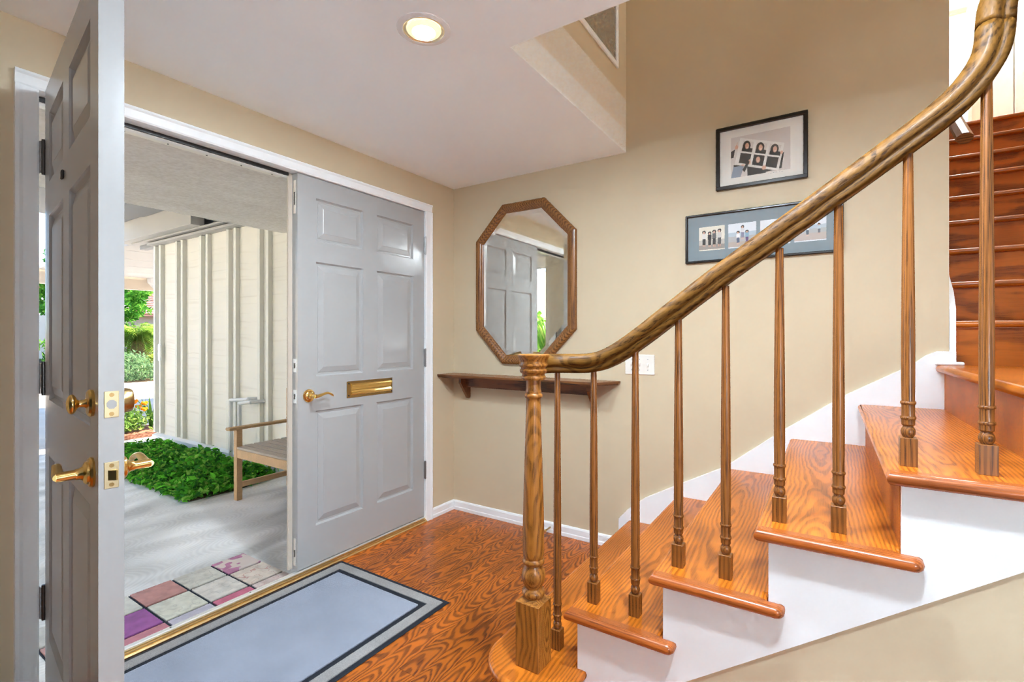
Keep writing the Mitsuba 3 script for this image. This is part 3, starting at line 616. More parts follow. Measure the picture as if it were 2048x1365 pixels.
part(gl, 'base', lathe([(0, 0), (0.17, 0), (0.17, 0.012), (0.03, 0.03), (0, 0.03)], 28, (GX_, GY_, 0)), 'm_dark_steel', smooth=40)
part(gl, 'pole', cyl((GX_, GY_, 0.02), (GX_, GY_, 0.82), 0.014, 14), 'm_dark_steel', smooth=40)
scene[gl + '__globe'] = {**mikit.ply(trimesh.creation.icosphere(3, 0.20).apply_translation((GX_, GY_, 1.01)), 'm_downlight_lens', smooth=True), 'emitter': {'type': 'area', 'radiance': rgb(FILL_GLOBE)}}
for x, y, w, rad in ((5.6, -1.0, 'placed to light the upstairs hall', UNSEEN_HALL_LIGHT), (2.10, -0.95, 'added to brighten the walls over the stair landing', FILL_STAIR)):
    k = thing('unseen_ceiling_light', 'unseen round ceiling light ' + w, 'ceiling light')
    part(k, 'rim', lathe([(0.30, 0), (0.32, -0.006), (0.32, 0.0), (0.30, 0.0)], 32, (x, y, HI - 0.001)), 'm_trimring')
    scene[k + '__diffuser'] = {**mikit.ply(lathe([(0, -0.05), (0.16, -0.045), (0.26, -0.028), (0.30, -0.002), (0, -0.002)], 32, (x, y, HI)), 'm_downlight_lens', smooth=True), 'emitter': {'type': 'area', 'radiance': rgb(rad)}}
vt = thing('vent_grille', 'pale slatted return air grille high on the stairwell wall', 'vent')
vx0, vx1, vz0, vz1 = 2.02, 2.567, 2.705, 3.07
part(vt, 'frame', cat([box(vx0, vx1, CY - 0.012, CY - 0.0005, vz0, vz0 + 0.028, 0.003), box(vx0, vx1, CY - 0.012, CY - 0.0005, vz1 - 0.028, vz1, 0.003), box(vx1 - 0.028, vx1, CY - 0.012, CY - 0.0005, vz0 + 0.02, vz1 - 0.02, 0.003), box(vx0, vx0 + 0.028, CY - 0.012, CY - 0.0005, vz0 + 0.02, vz1 - 0.02, 0.003)]), 'm_white')
lz = np.arange(vz0 + 0.034, vz1 - 0.03, 0.0125)
for z in lz:
    part(vt, 'louver', prism([(CY - 0.0095, z), (CY - 0.0085, z + 0.001), (CY - 0.001, z + 0.011), (CY - 0.001, z + 0.009)], 'x', vx0 + 0.026, vx1 - 0.026), 'm_white')

# ------------------------------------------------------------------ mirror
MC, MZ = 1.669, 1.5815
OUTO = [(-0.160, 0.531), (0.160, 0.531), (0.379, 0.305), (0.379, -0.305), (0.160, -0.531), (-0.160, -0.531), (-0.379, -0.305), (-0.379, 0.305)]
def octa(inset):
    p = np.array(Polygon(OUTO).buffer(-inset, join_style=2, mitre_limit=5).exterior.coords)[:-1]
    # keep the order of OUTO
    o = np.array(OUTO); return np.array([p[np.argmin(((p - q * (1 - inset / 0.4)) ** 2).sum(1))] for q in o])
mr = thing('wall_mirror', 'octagonal mirror in a stained oak frame above the narrow shelf', 'mirror')
steps = [(0.0, 0.001), (0.0, 0.018), (0.004, 0.024), (0.012, 0.028), (0.024, 0.030), (0.036, 0.027), (0.042, 0.020), (0.048, 0.019), (0.054, 0.016), (0.062, 0.008), (0.064, 0.001)]
rings = [(octa(i) if i > 0 else np.array(OUTO), d) for i, d in steps]
for i in range(8):
    j = (i + 1) % 8
    V, F = [], []
    for o, d in rings:
        for q in (o[i], o[j]): V.append((XW - d, MC - q[0], MZ + q[1]))
    n = len(rings)
    for k in range(n - 1): F += [[2 * k, 2 * k + 1, 2 * k + 3], [2 * k, 2 * k + 3, 2 * k + 2]]
    F += [[0, 2 * n - 2, 2 * n - 1], [0, 2 * n - 1, 1]]
    for e in (0, 1):
        for k in range(1, n - 1):
            f = [e, 2 * k + e, 2 * (k + 1) + e]; F.append(f if e else f[::-1])
    m = trimesh.Trimesh(V, F, process=False); trimesh.repair.fix_normals(m)
    part(mr, 'frame_rail', m, 'm_mirror_frame', smooth=40)
a0, a1 = octa(0.058), octa(0.086)
V = [(XW - 0.0085, MC - q[0], MZ + q[1]) for q in a0] + [(XW - 0.0105, MC - q[0], MZ + q[1]) for q in a1]
F = []
for i in range(8):
    j = (i + 1) % 8; F += [[i, j, 8 + j], [i, 8 + j, 8 + i]]
part(mr, 'glass_edge', trimesh.Trimesh(V, F, process=False), 'm_mirror')
V = [(XW - 0.0105, MC - q[0], MZ + q[1]) for q in a1]
part(mr, 'glass', trimesh.Trimesh(V, [[0, i, i + 1] for i in range(1, 7)], process=False), 'm_mirror')

# ------------------------------------------------------------------ shelf
sh = thing('wall_shelf', 'narrow stained oak shelf under the octagonal mirror', 'shelf')
SF = 2.535
def shelf_board(z0, z1, grow):
    return prism([(XW, YW - 0.001), (SF - grow, YW - 0.001), (SF - grow, 1.085 - grow), (XW - 0.02, 1.014 - grow), (XW, 1.014 - grow)], 'z', z0, z1)
part(sh, 'board', cat([shelf_board(0.962, 0.974, 0.0), prism([(XW, YW - 0.001), (SF + 0.012, YW - 0.001), (SF + 0.012, 1.10), (XW - 0.02, 1.03), (XW, 1.03)], 'z', 0.952, 0.962)]), 'm_shelf')
part(sh, 'apron', box(2.655, 2.675, 1.165, 2.150, 0.885, 0.952, 0.001), 'm_shelf')
for y in (1.170, 2.120):
    part(sh, 'bracket', prism([(XW, 0.952), (2.605, 0.952), (2.605, 0.915), (XW - 0.030, 0.812), (XW - 0.022, 0.804), (XW - 0.008, 0.804), (XW, 0.815)], 'y', y - 0.01, y + 0.01), 'm_shelf')

# ------------------------------------------------------------------ framed photos
def print_fn(yl, yr, z0, z1, bg, shapes):
    def fn(p, n, uv):
        u = (yl - p.y) / (yl - yr); v = (p.z - z0) / (z1 - z0)
        c = mi.Color3f(bg)
        for s in shapes:
            if s[0] == 'e':
                m = (dr.square((u - s[1]) / s[3]) + dr.square((v - s[2]) / s[4])) < 1
            else:
                pts = s[1]; m = mi.Bool(True)
                ar = sum(pts[i][0] * pts[(i + 1) % len(pts)][1] - pts[(i + 1) % len(pts)][0] * pts[i][1] for i in range(len(pts)))
                sg = 1 if ar > 0 else -1
                for i in range(len(pts)):
                    (ax, ay), (bx_, by) = pts[i], pts[(i + 1) % len(pts)]
                    m = m & (sg * ((bx_ - ax) * (v - ay) - (by - ay) * (u - ax)) >= 0)
            c = dr.select(m, mi.Color3f(s[-1]), c)
        return c
    return proc(fn)
def R(u0, u1, v0, v1, c): return ('p', [(u0, v0), (u1, v0), (u1, v1), (u0, v1)], c)
SKIN, BLK, WHT, HAIR = (0.62, 0.38, 0.28), (0.014, 0.013, 0.011), (0.72, 0.70, 0.67), (0.025, 0.016, 0.012)
TL, A, B = np.array([0.20, 0.90]), np.array([0.68, -0.30]), np.array([-0.085, -0.55])
def bd(a, b): return tuple(float(q) for q in TL + A * a + B * b)
def cellq(a0, a1, b0, b1, c): return ('p', [bd(a0, b0), bd(a1, b0), bd(a1, b1), bd(a0, b1)], c)
GREY = (0.60, 0.56, 0.535)
shapes1 = [('p', [(0.29, 0.0), (0.60, 0.0), (0.62, 0.30), (0.28, 0.32)], BLK), ('p', [(0.60, 0.02), (0.86, 0.05), (0.90, 0.42), (0.62, 0.3)], BLK), ('p', [(0.0, 0.0), (0.17, 0.0), (0.235, 0.28), (0.05, 0.30)], (0.24, 0.29, 0.36)),
           R(0.05, 0.235, 0.27, 0.315, BLK), ('p', [(0.0, 0.50), (0.045, 0.50), (0.075, 0.70), (0.0, 0.66)], BLK), ('e', 0.10, 0.745, 0.03, 0.05, SKIN), ('p', [(0.085, 0.70), (0.125, 0.86), (0.112, 0.86), (0.07, 0.70)], SKIN),
           ('p', [bd(-0.06, -0.08), bd(1.03, -0.08), bd(1.03, 1.08), bd(-0.06, 1.08)], WHT)]
for q in range(3):
    shapes1.append(cellq(0.03 + q * 0.335, 0.30 + q * 0.335, 0.02, 0.47, (0.62, 0.58, 0.55)))
    shapes1.append(cellq(0.03 + q * 0.335, 0.30 + q * 0.335, 0.54, 0.98, BLK))
for (a, b, bx_) in ((0.13, 0.20, 0.10), (0.47, 0.20, 0.10), (0.82, 0.20, 0.115)):
    cx, cy = bd(a, b); hx, hy = bd(a + 0.01, b + 0.02)
    shapes1 += [('e', hx, hy, 0.068, 0.125, HAIR), cellq(a - 0.09, a + 0.17, 0.30, 0.47, BLK), ('e', cx + 0.012, cy - 0.02, 0.034, 0.075, SKIN), ('e', cx + 0.016, cy - 0.055, 0.016, 0.012, (0.75, 0.68, 0.62))]
cx, cy = bd(0.49, 0.74)
shapes1 += [('e', cx, cy, 0.036, 0.075, SKIN), ('e', cx, cy - 0.03, 0.016, 0.012, (0.75, 0.68, 0.62)), ('e', 0.325, 0.33, 0.022, 0.06, SKIN), ('e', 0.57, 0.13, 0.035, 0.05, SKIN), ('e', 0.86, 0.42, 0.022, 0.045, SKIN), ('p', [(0.20, 0.16), (0.29, 0.36), (0.33, 0.34), (0.24, 0.10)], BLK), ('e', 0.21, 0.28, 0.03, 0.02, SKIN)]
def picture_frame(key, y0, y1, z0, z1, fw, depth, mat_mesh_bsdf, mb):
    def rail_(a, b, c, d): return box(XW - depth, XW - 0.0005, a, b, c, d, 0.003)
    part(key, 'frame_rail', rail_(y0, y1, z0, z0 + fw), 'm_frame'); part(key, 'frame_rail', rail_(y0, y1, z1 - fw, z1), 'm_frame')
    part(key, 'frame_rail', rail_(y0, y0 + fw, z0 + fw - 0.003, z1 - fw + 0.003), 'm_frame'); part(key, 'frame_rail', rail_(y1 - fw, y1, z0 + fw - 0.003, z1 - fw + 0.003), 'm_frame')
    part(key, 'mat_board', box(XW - 0.009, XW - 0.006, y0 + fw - 0.002, y1 - fw + 0.002, z0 + fw - 0.002, z1 - fw + 0.002), mb)
    part(key, 'glass', trimesh.Trimesh([(XW - 0.0135, y0 + fw - 0.001, z0 + fw - 0.001), (XW - 0.0135, y1 - fw + 0.001, z0 + fw - 0.001), (XW - 0.0135, y1 - fw + 0.001, z1 - fw + 0.001), (XW - 0.0135, y0 + fw - 0.001, z1 - fw + 0.001)], [[0, 2, 1], [0, 3, 2]], process=False), 'm_glass')
p1 = thing('picture_frame', 'black framed photo with white mat of four people holding a picture board', 'picture')
picture_frame(p1, 0.085, 0.493, 1.984, 2.304, 0.019, 0.022, None, 'm_mat_white')
scene['m_photo_board'] = two({'type': 'principled', 'base_color': print_fn(0.422, 0.158, 2.040, 2.245, GREY, shapes1), 'roughness': 0.5})
part(p1, 'photo', box(XW - 0.0096, XW - 0.0088, 0.158, 0.422, 2.040, 2.245), 'm_photo_board')
for k in range(7):
    part(p1, 'caption_stroke', box(XW - 0.0095, XW - 0.0088, 0.19 + 0.012 * k, 0.197 + 0.012 * k, 2.0335, 2.0350), 'm_mat_blue')
p2 = thing('picture_frame', 'wide black framed strip of four beach photos on a blue grey mat', 'picture')
picture_frame(p2, -0.054, 0.646, 1.619, 1.875, 0.012, 0.020, None, 'm_mat_blue')
SAND, SKY, SEA = (0.42, 0.36, 0.31), (0.66, 0.70, 0.74), (0.42, 0.50, 0.56)
def fig(u, v, h, top, bot): return [('e', u, v + h * 0.9, h * 0.10, h * 0.11, HAIR), ('e', u - 0.005, v + h * 0.86, h * 0.05, h * 0.07, SKIN), R(u - h * 0.11, u + h * 0.11, v + h * 0.48, v + h * 0.8, top), R(u - h * 0.085, u + h * 0.085, v + h * 0.12, v + h * 0.5, bot), R(u - h * 0.06, u - h * 0.02, v, v + h * 0.14, SKIN), R(u + h * 0.02, u + h * 0.06, v, v + h * 0.14, SKIN)]
PH = [(0.578, 0.452, 'm_photo_beach_a', [R(0, 1, 0, 0.2, (0.30, 0.27, 0.24)), R(0, 1, 0.2, 0.42, (0.50, 0.47, 0.42))] + fig(0.2, 0.12, 0.72, (0.7, 0.68, 0.64), BLK) + fig(0.42, 0.1, 0.68, BLK, BLK) + fig(0.6, 0.1, 0.74, (0.1, 0.1, 0.1), BLK) + fig(0.8, 0.1, 0.76, (0.55, 0.53, 0.5), (0.08, 0.08, 0.08)), (0.72, 0.68, 0.58)),
      (0.435, 0.306, 'm_photo_beach_b', [R(0, 1, 0, 0.22, SAND), R(0, 1, 0.22, 0.45, (0.40, 0.40, 0.40)), R(0, 1, 0.45, 0.62, SEA)] + fig(0.52, 0.3, 0.60, (0.6, 0.6, 0.62), (0.2, 0.2, 0.28)) + fig(0.36, 0.1, 0.58, (0.78, 0.78, 0.78), (0.06, 0.09, 0.16)) + fig(0.68, 0.1, 0.58, (0.22, 0.36, 0.46), (0.10, 0.05, 0.16)), SKY),
      (0.288, 0.158, 'm_photo_beach_c', [R(0, 1, 0, 0.28, SAND), R(0, 1, 0.28, 0.5, SEA)], SKY),
      (0.142, 0.012, 'm_photo_beach_d', [R(0, 1, 0, 0.28, (0.46, 0.40, 0.36)), R(0, 1, 0.28, 0.45, (0.40, 0.42, 0.42)), R(0, 1, 0.45, 0.6, SEA)] + fig(0.42, 0.16, 0.5, (0.7, 0.75, 0.78), (0.08, 0.10, 0.13)) + fig(0.78, 0.2, 0.44, (0.45, 0.55, 0.6), (0.12, 0.12, 0.14)), SKY)]
for ya, yb, nm, sh_, bg in PH:
    scene[nm] = two({'type': 'principled', 'base_color': print_fn(ya, yb, 1.687, 1.806, bg, sh_), 'roughness': 0.5})
    part(p2, 'photo', box(XW - 0.0098, XW - 0.0088, yb, ya, 1.682, 1.806), nm)

# switch plate, door stop
sw = thing('light_switch', 'white triple toggle switch plate on the tan wall by the rail', 'light switch')
part(sw, 'plate', box(XW - 0.006, XW - 0.0002, 0.815, 0.984, 1.016, 1.130, 0.0025), 'm_plate')
for k, y in enumerate((0.946, 0.8995, 0.853)):
    d = 0.006 if k < 2 else -0.006
    part(sw, 'toggle', trimesh.convex.convex_hull([(XW - 0.006, y + s * 0.005, 1.073 + t * 0.011) for s in (-1, 1) for t in (-1, 1)] + [(XW - 0.016, y + s * 0.0035, 1.073 + d + t * 0.004) for s in (-1, 1) for t in (-1, 1)]), 'm_plate')
    for z in (1.043, 1.103):
        part(sw, 'screw', trimesh.creation.icosphere(1, 0.0028).apply_translation((XW - 0.006, y, z)), 'm_steel')
ds = thing('door_stop', 'small brass door stop on the baseboard behind the newel', 'door stop')
part(ds, 'stem', cyl((XW - 0.011, 1.47, 0.035), (XW - 0.075, 1.47, 0.033), 0.005, 12), 'm_brass_dark')
part(ds, 'tip', cyl((XW - 0.075, 1.47, 0.033), (XW - 0.09, 1.47, 0.0325), 0.009, 14), 'm_brass')

# ------------------------------------------------------------------ rug
rg = thing('door_mat', 'blue grey ribbed entry mat with dark double border', 'mat')
rx0, rx1, ry0, ry1 = 0.10, 1.732, 1.470, 2.236
part(rg, 'backing', box(rx0, rx1, ry0, ry1, 0.0004, 0.0045, 0.0018), 'm_rubber', 'black rubber edge')
def frame_ring(a, b, z0, z1):
    return prism(sbox(rx0 + a, ry0 + a, rx1 - a, ry1 - a).difference(sbox(rx0 + b, ry0 + b, rx1 - b, ry1 - b)), 'z', z0, z1)
part(rg, 'border', frame_ring(0.022, 0.072, 0.004, 0.0085), 'm_rug_border', 'grey woven border')
part(rg, 'field', prism(sbox(rx0 + 0.104, ry0 + 0.104, rx1 - 0.104, ry1 - 0.104).buffer(0.004), 'z', 0.004, 0.009), 'm_rug', 'blue grey ribbed centre')

# ------------------------------------------------------------------ outdoors
struct('porch_floor', cat([box(-7.0, 2.62, YO - 0.02, 7.1, -0.20, -0.03), box(OX0 - 0.015, OX1 + 0.015, 2.294, YO - 0.02, -0.20, -0.03)]), 'm_porch', 'grey swirl finished concrete porch', 'porch')
struct('driveway', box(-14, 16, 7.1, 16.4, -0.20, -0.035), 'm_drive', 'sunlit pale concrete driveway', 'driveway')
struct('garden_ground', box(-14, 24, 16.4, 60, -0.20, -0.03), 'm_soil')
struct('side_ground', box(-14, -7.2, -12, 7.1, -0.22, -0.06), 'm_drive')
struct('porch_soffit', box(-0.6, 2.65, YO, 4.27, 2.20, 2.50), 'm_stucco', 'rough grey stucco porch soffit', 'ceiling')
struct('unseen_house_upper', cat([box(-7.12, CX - 0.13, YO - 0.12, YO, 2.6, 5.6), box(-7.12, 7.0, YO - 0.4, YO + 0.3, 5.6, 5.7)]), 'm_cream')  # upper storey out of view, placed to shade the porch
# board and batten wall
GX = 2.65
struct('wall_garage', box(GX, GX + 0.15, 2.40, 6.93, 0.06, 2.37), 'm_siding', 'cream board and batten wall along the porch', 'wall')
for y in (6.87, 6.72, 6.30, 6.16, 5.73, 5.59, 5.16, 5.02, 4.585, 4.44, 4.02, 3.87, 3.45, 3.30, 2.88, 2.73):
    part('wall_garage', 'batten', box(GX - 0.042, GX - 0.0005, y, y + 0.045, 0.075, 2.34, 0.002), 'm_batten')
part('wall_garage', 'foundation', prism([(GX - 0.05, -0.15), (GX - 0.05, 0.045), (GX, 0.062), (GX + 0.1, 0.062), (GX + 0.1, -0.15)], 'y', 2.42, 6.93), 'm_foundation', 'white painted foundation curb')
part('wall_garage', 'eave_trim', cat([box(GX - 0.10, GX, 4.275, 6.95, 2.345, 2.372, 0.003), box(GX - 0.13, GX - 0.05, 4.275, 7.3, 2.385, 2.405, 0.003)]), 'm_beam')
pr_ = thing('porch_roof', 'plank porch roof with beams beyond the stucco soffit', 'roof')
for k in range(4):
    y0 = 4.28 + 0.80 * k
    part(pr_, 'ceiling_board', box(-1.0, 2.42, y0, y0 + 0.79, 2.60 + 0.012 * k, 2.64 + 0.012 * k, 0.006), 'm_porch_grey')
part(pr_, 'roof_deck', box(-1.05, 2.75, 4.28, 7.5, 2.70, 2.76), 'm_beige')
part(pr_, 'beam', box(2.425, 2.56, 5.55, 7.45, 2.405, 2.69, 0.004), 'm_beam')
part(pr_, 'beam', trimesh.convex.convex_hull([(2.40, 5.40, 2.60), (2.40, 5.52, 2.60), (2.60, 5.40, 2.60), (2.60, 5.52, 2.60), (2.40, 5.05, 2.40), (2.40, 5.17, 2.40), (2.60, 5.05, 2.40), (2.60, 5.17, 2.40)]), 'm_beam')
for k in range(5):
    y0 = 7.12 + 0.86 * k
    part(pr_, 'ceiling_board', box(2.57, 7.0, y0, y0 + 0.85, 2.41, 2.45, 0.006), 'm_beam')
part(pr_, 'gable_board', box(2.66, 2.74, 4.28, 7.45, 2.36, 2.699), 'm_porch_grey')
part(pr_, 'fascia', box(2.0, 7.0, 11.42, 11.54, 2.17, 2.42, 0.004), 'm_beige')
part(pr_, 'bracket', prism([(4.20, 2.41), (4.20, 2.33), (4.30, 2.22), (4.42, 2.22), (4.42, 2.41)], 'y', 11.28, 11.42), 'm_porch_white')

struct('added_bounce_wall', box(-4.4, -4.2, 3.2, 12.0, -0.1, 2.7), 'm_cream', 'pale bounce wall added left of the porch, seen in the mirror', 'wall')  # added to bounce sunlight in through the doorway
struct('wall_porch_left', box(0.16, 0.30, YO, 2.84, -0.1, 2.2), 'm_cream', 'cream return wall at the left of the porch', 'wall')
# tile mat outside the door
tm = thing('doormat', 'outdoor mat of coloured stone-look tiles on black rubber', 'mat')
tx = [0.779, 0.965, 1.151, 1.337, 1.523]
ty = [2.445, 2.652, 2.843]
part(tm, 'backing', box(0.60, 1.515, 2.298, 2.838, -0.0298, -0.026), 'm_rubber')
TC = {(1, 1): (0.36, 0.17, 0.15), (2, 1): (0.42, 0.40, 0.35), (3, 1): (0.34, 0.13, 0.22), (0, 1): (0.46, 0.45, 0.40), (0, 0): (0.23, 0.06, 0.22), (1, 0): (0.46, 0.45, 0.38), (2, 0): (0.45, 0.42, 0.38), (3, 0): (0.47, 0.40, 0.34),
      (0, -1): (0.40, 0.15, 0.18), (1, -1): (0.38, 0.36, 0.42), (2, -1): (0.40, 0.10, 0.16), (3, -1): (0.45, 0.36, 0.33), (-1, 1): (0.44, 0.42, 0.38), (-1, 0): (0.40, 0.20, 0.18), (-1, -1): (0.40, 0.38, 0.36)}
def tile_fn(c, mode):
    c = [float(q) for q in c]
    def fn(p, n, uv):
        base = mi.Color3f(c) * (0.75 + 0.5 * fbm(p.x * 30, p.y * 30, 0, 3))
        if mode:
            w = fbm(p.x * 22 + mode, p.y * 22, mode, 2)
            line = smoothstep(0.03, 0.0, dr.abs(w - 0.5)) if mode == 3 else smoothstep(0.47, 0.53, w) if mode == 2 else 0.5 * smoothstep(0.05, 0.0, dr.abs(w - 0.5))
            col = (0.52, 0.47, 0.40) if mode == 2 else (0.34, 0.15, 0.14) if mode == 3 else (0.25, 0.25, 0.22)
            base = mix(base, col, line * 0.8)
        return base
    return proc(fn)
tys = [(2.302, 2.432), (2.448, 2.638), (2.655, 2.834)]
for (i, j), c in TC.items():
    mode = {(3, 1): 2, (3, 0): 3, (3, -1): 3, (1, 0): 1, (2, 1): 1, (2, 0): 1}.get((i, j), 0)
    x0, x1 = 0.779 + 0.186 * i + 0.006, 0.779 + 0.186 * (i + 1) - 0.006
    if x0 < 0.60: x0 = 0.605
    y0, y1 = tys[j + 1]
    nm = 'm_tile_%d_%d' % (i + 1, j + 1)
    scene[nm] = two({'type': 'principled', 'base_color': tile_fn(c, mode), 'roughness': 0.55})
    part(tm, 'tile', box(x0, x1, y0, y1, -0.026, -0.018, 0.0012), nm)

# bench against the board wall
bn = thing('garden_bench', 'slatted teak bench standing on the porch beside the ivy', 'bench')
bx0, bx1, by0, by1 = 1.99, 2.47, 2.62, 3.86
G = -0.03
part(bn, 'leg', box(bx0, bx0 + 0.045, by1 - 0.045, by1, G, 0.515, 0.003), 'm_teak'); part(bn, 'leg', box(bx0, bx0 + 0.045, by0, by0 + 0.045, G, 0.515, 0.003), 'm_teak')
part(bn, 'leg', box(bx1 - 0.045, bx1, by1 - 0.045, by1, G, 0.80, 0.003), 'm_teak'); part(bn, 'leg', box(bx1 - 0.045, bx1, by0, by0 + 0.045, G, 0.80, 0.003), 'm_teak')
for y in (by0, by1 - 0.055):
    part(bn, 'armrest', box(bx0 - 0.06, bx1 - 0.04, y, y + 0.06, 0.516, 0.538, 0.005), 'm_teak')
part(bn, 'seat_rail', box(bx0 + 0.002, bx0 + 0.028, by0 + 0.045, by1 - 0.045, 0.30, 0.366, 0.003), 'm_teak'); part(bn, 'seat_rail', box(bx1 - 0.03, bx1 - 0.004, by0 + 0.045, by1 - 0.045, 0.30, 0.366, 0.003), 'm_teak')
for y in (by0 + 0.008, by1 - 0.036):
    part(bn, 'end_rail', box(bx0 + 0.045, bx1 - 0.045, y, y + 0.028, 0.30, 0.366, 0.003), 'm_teak')
    part(bn, 'stretcher', box(bx0 + 0.045, bx1 - 0.045, y, y + 0.028, 0.065, 0.105, 0.003), 'm_teak')
for k in range(6):
    x = bx0 + 0.002 + k * 0.075
    part(bn, 'seat_slat', box(x, x + 0.062, by0 + 0.01, by1 - 0.01, 0.367, 0.385, 0.003), 'm_teak_grey')
for z in (0.47, 0.60, 0.73):
    part(bn, 'back_rail', box(bx1 - 0.035, bx1 - 0.012, by0 + 0.045, by1 - 0.045, z, z + 0.055, 0.003), 'm_teak_grey')
# pipes on the wall
def pipe(name, lab, pts, r):
    P = smooth_path(pts, 40, 1)
    m = cat([cyl(a, b, r, 12) for a, b in zip(pts[:-1], pts[1:])] + [trimesh.creation.icosphere(2, r * 1.15).apply_translation(q) for q in pts[1:-1]])
    solid(name, m, 'm_porch_white', lab, 'pipe', smooth=40)
pipe('drain_pipe', 'left white pipe with an elbow against the batten wall', [(2.56, 5.02, -0.05), (2.56, 5.02, 0.60), (2.56, 4.70, 0.63), (2.645, 4.66, 0.63)], 0.018)
pipe('drain_pipe', 'right white pipe with an elbow against the batten wall', [(2.52, 4.78, -0.05), (2.52, 4.78, 0.59), (2.53, 4.60, 0.615), (2.645, 4.56, 0.615)], 0.018)
pipe('drain_pipe', 'short white pipe stub low on the wall behind the bench', [(2.55, 4.25, 0.15), (2.55, 4.25, 0.27), (2.58, 4.15, 0.30), (2.645, 4.12, 0.30)], 0.018)
solid('doorbell_box', box(GX - 0.055, GX - 0.04, 6.70, 6.76, 0.95, 1.15, 0.003), 'm_white', 'small white box on the far batten', 'box')

# planting
def leaves(pts, nrm, size, cols, seed, aspect=0.5, fold=0.25):
    g = np.random.default_rng(seed); n = len(pts)
    d = g.normal(size=(n, 3)); nrm = nrm / (np.linalg.norm(nrm, axis=1, keepdims=True) + 1e-9)
    t = d - (d * nrm).sum(1, keepdims=True) * nrm; t /= np.linalg.norm(t, axis=1, keepdims=True) + 1e-9
    b = np.cross(nrm, t); s = size * (0.6 + 0.8 * g.random((n, 1)))
    v = np.stack([pts - t * s, pts + b * s * aspect + nrm * s * fold, pts + t * s, pts - b * s * aspect + nrm * s * fold], 1).reshape(-1, 3)
    i = np.arange(n) * 4
    f = np.concatenate([np.stack([i, i + 1, i + 2], 1), np.stack([i, i + 2, i + 3], 1)])
    c = np.array(cols)[g.integers(0, len(cols), n)] * (0.7 + 0.6 * g.random((n, 1)))
    return (v, f), np.repeat(c, 4, 0)
g = np.random.default_rng(11)
bed = Polygon([(1.77, 4.09), (2.08, 4.075), (2.20, 4.09), (2.545, 4.20), (2.545, 6.6), (1.76, 6.6)])
struct('planting_bed', prism(bed.buffer(-0.01), 'z', -0.029, -0.022), 'm_soil')
P = []
while len(P) < 9000:
    q = g.uniform([1.70, 4.07], [2.545, 6.6])
    if bed.buffer(0.03).contains(__import__('shapely').geometry.Point(*q)):
        edge = min(1, (bed.exterior.distance(__import__('shapely').geometry.Point(*q)) + 0.03) / 0.18)
        P.append((q[0], q[1], -0.02 + (0.03 + (0.06 + 0.10 * max(0, 1 - (q[1] - 4.1) / 2.6)) * edge * (0.55 + 0.45 * math.sin(q[0] * 23 + 3 * math.sin(q[1] * 19))) * (0.9 + 0.5 * math.sin(q[0] * 9 + 2 * math.sin(q[1] * 7)))) * g.random() ** 0.6))
P = np.array(P)
(m, c) = leaves(P, g.normal(size=P.shape) * 0.6 + [0, -0.2, 1.0], 0.028, [(0.08, 0.34, 0.03), (0.14, 0.50, 0.04), (0.04, 0.17, 0.03), (0.24, 0.46, 0.08)], 2)
solid('ivy_bed', m, 'm_leaf', 'low green ground cover filling the bed beside the bench', 'ground cover', kind='stuff', color=c)
mb_ = box(2.05, 3.3, 7.25, 7.85, -0.1, 0.03, 0.01)
solid('mulch_bed', mb_, 'm_mulch', 'red brown mulch strip at the foot of the flowers', 'mulch', kind='stuff')
def strap_plant(key, x, y, z, n, h, seed, cols, part_name='leaf', spread=0.5, w=0.022):
    r_ = np.random.default_rng(seed)
    V, F, C = [], [], []
    for k in range(n):
        az = r_.uniform(0, 2 * math.pi); ln = h * r_.uniform(0.6, 1.1); sp = spread * r_.uniform(0.3, 1.2)
        pts = []
        for t in np.linspace(0, 1, 7):
            rad = ln * sp * t ** 1.4; zz = ln * (t - 0.45 * sp * t ** 2.5)
            pts.append((x + rad * math.cos(az), y + rad * math.sin(az), z + zz))
        wd = np.array([-math.sin(az), math.cos(az), 0])
        col = np.array(cols[r_.integers(0, len(cols))]) * r_.uniform(0.8, 1.2)
        b = len(V)
        for i, q in enumerate(pts):
            ww = w * (1 - 0.9 * (i / 6) ** 2) * (0.7 + 0.3 * min(1, i))
            V += [np.array(q) - wd * ww, np.array(q) + wd * ww]; C += [col, col]
        for i in range(6):
            a = b + 2 * i; F += [[a, a + 1, a + 3], [a, a + 3, a + 2]]
    part(key, part_name, (np.array(V), np.array(F)), 'm_leaf', color=np.array(C))
fx = thing('lily_plant', 'strap leaved plant at right end of the mulch strip', 'plant')
strap_plant(fx, 2.84, 7.60, 0.02, 16, 0.55, 5, [(0.14, 0.34, 0.05), (0.10, 0.26, 0.05)])
fx2 = thing('flowering_plant', 'small bush with orange flowers in the mulch strip', 'plant')
Q = g.normal(size=(420, 3)) * [0.10, 0.09, 0.08] + [2.56, 7.45, 0.17]; Q[:, 2] = np.maximum(Q[:, 2], 0.065)
(m, c) = leaves(Q, g.normal(size=Q.shape) + [0, 0, 0.6], 0.035, [(0.28, 0.42, 0.10), (0.18, 0.34, 0.08)], 3, 0.4)
part(fx2, 'foliage', m, 'm_leaf', color=c)
for k in range(9):
    q = (2.56 + g.uniform(-0.13, 0.13), 7.43 + g.uniform(-0.1, 0.1), 0.30 + g.uniform(0, 0.14))
    part(fx2, 'flower', cat([trimesh.creation.icosphere(1, 0.02).apply_translation(np.array(q) + d) for d in ([0, 0, 0], [0.02, 0, 0.005], [-0.02, 0, 0.004], [0, -0.015, -0.01])]), 'm_petal')
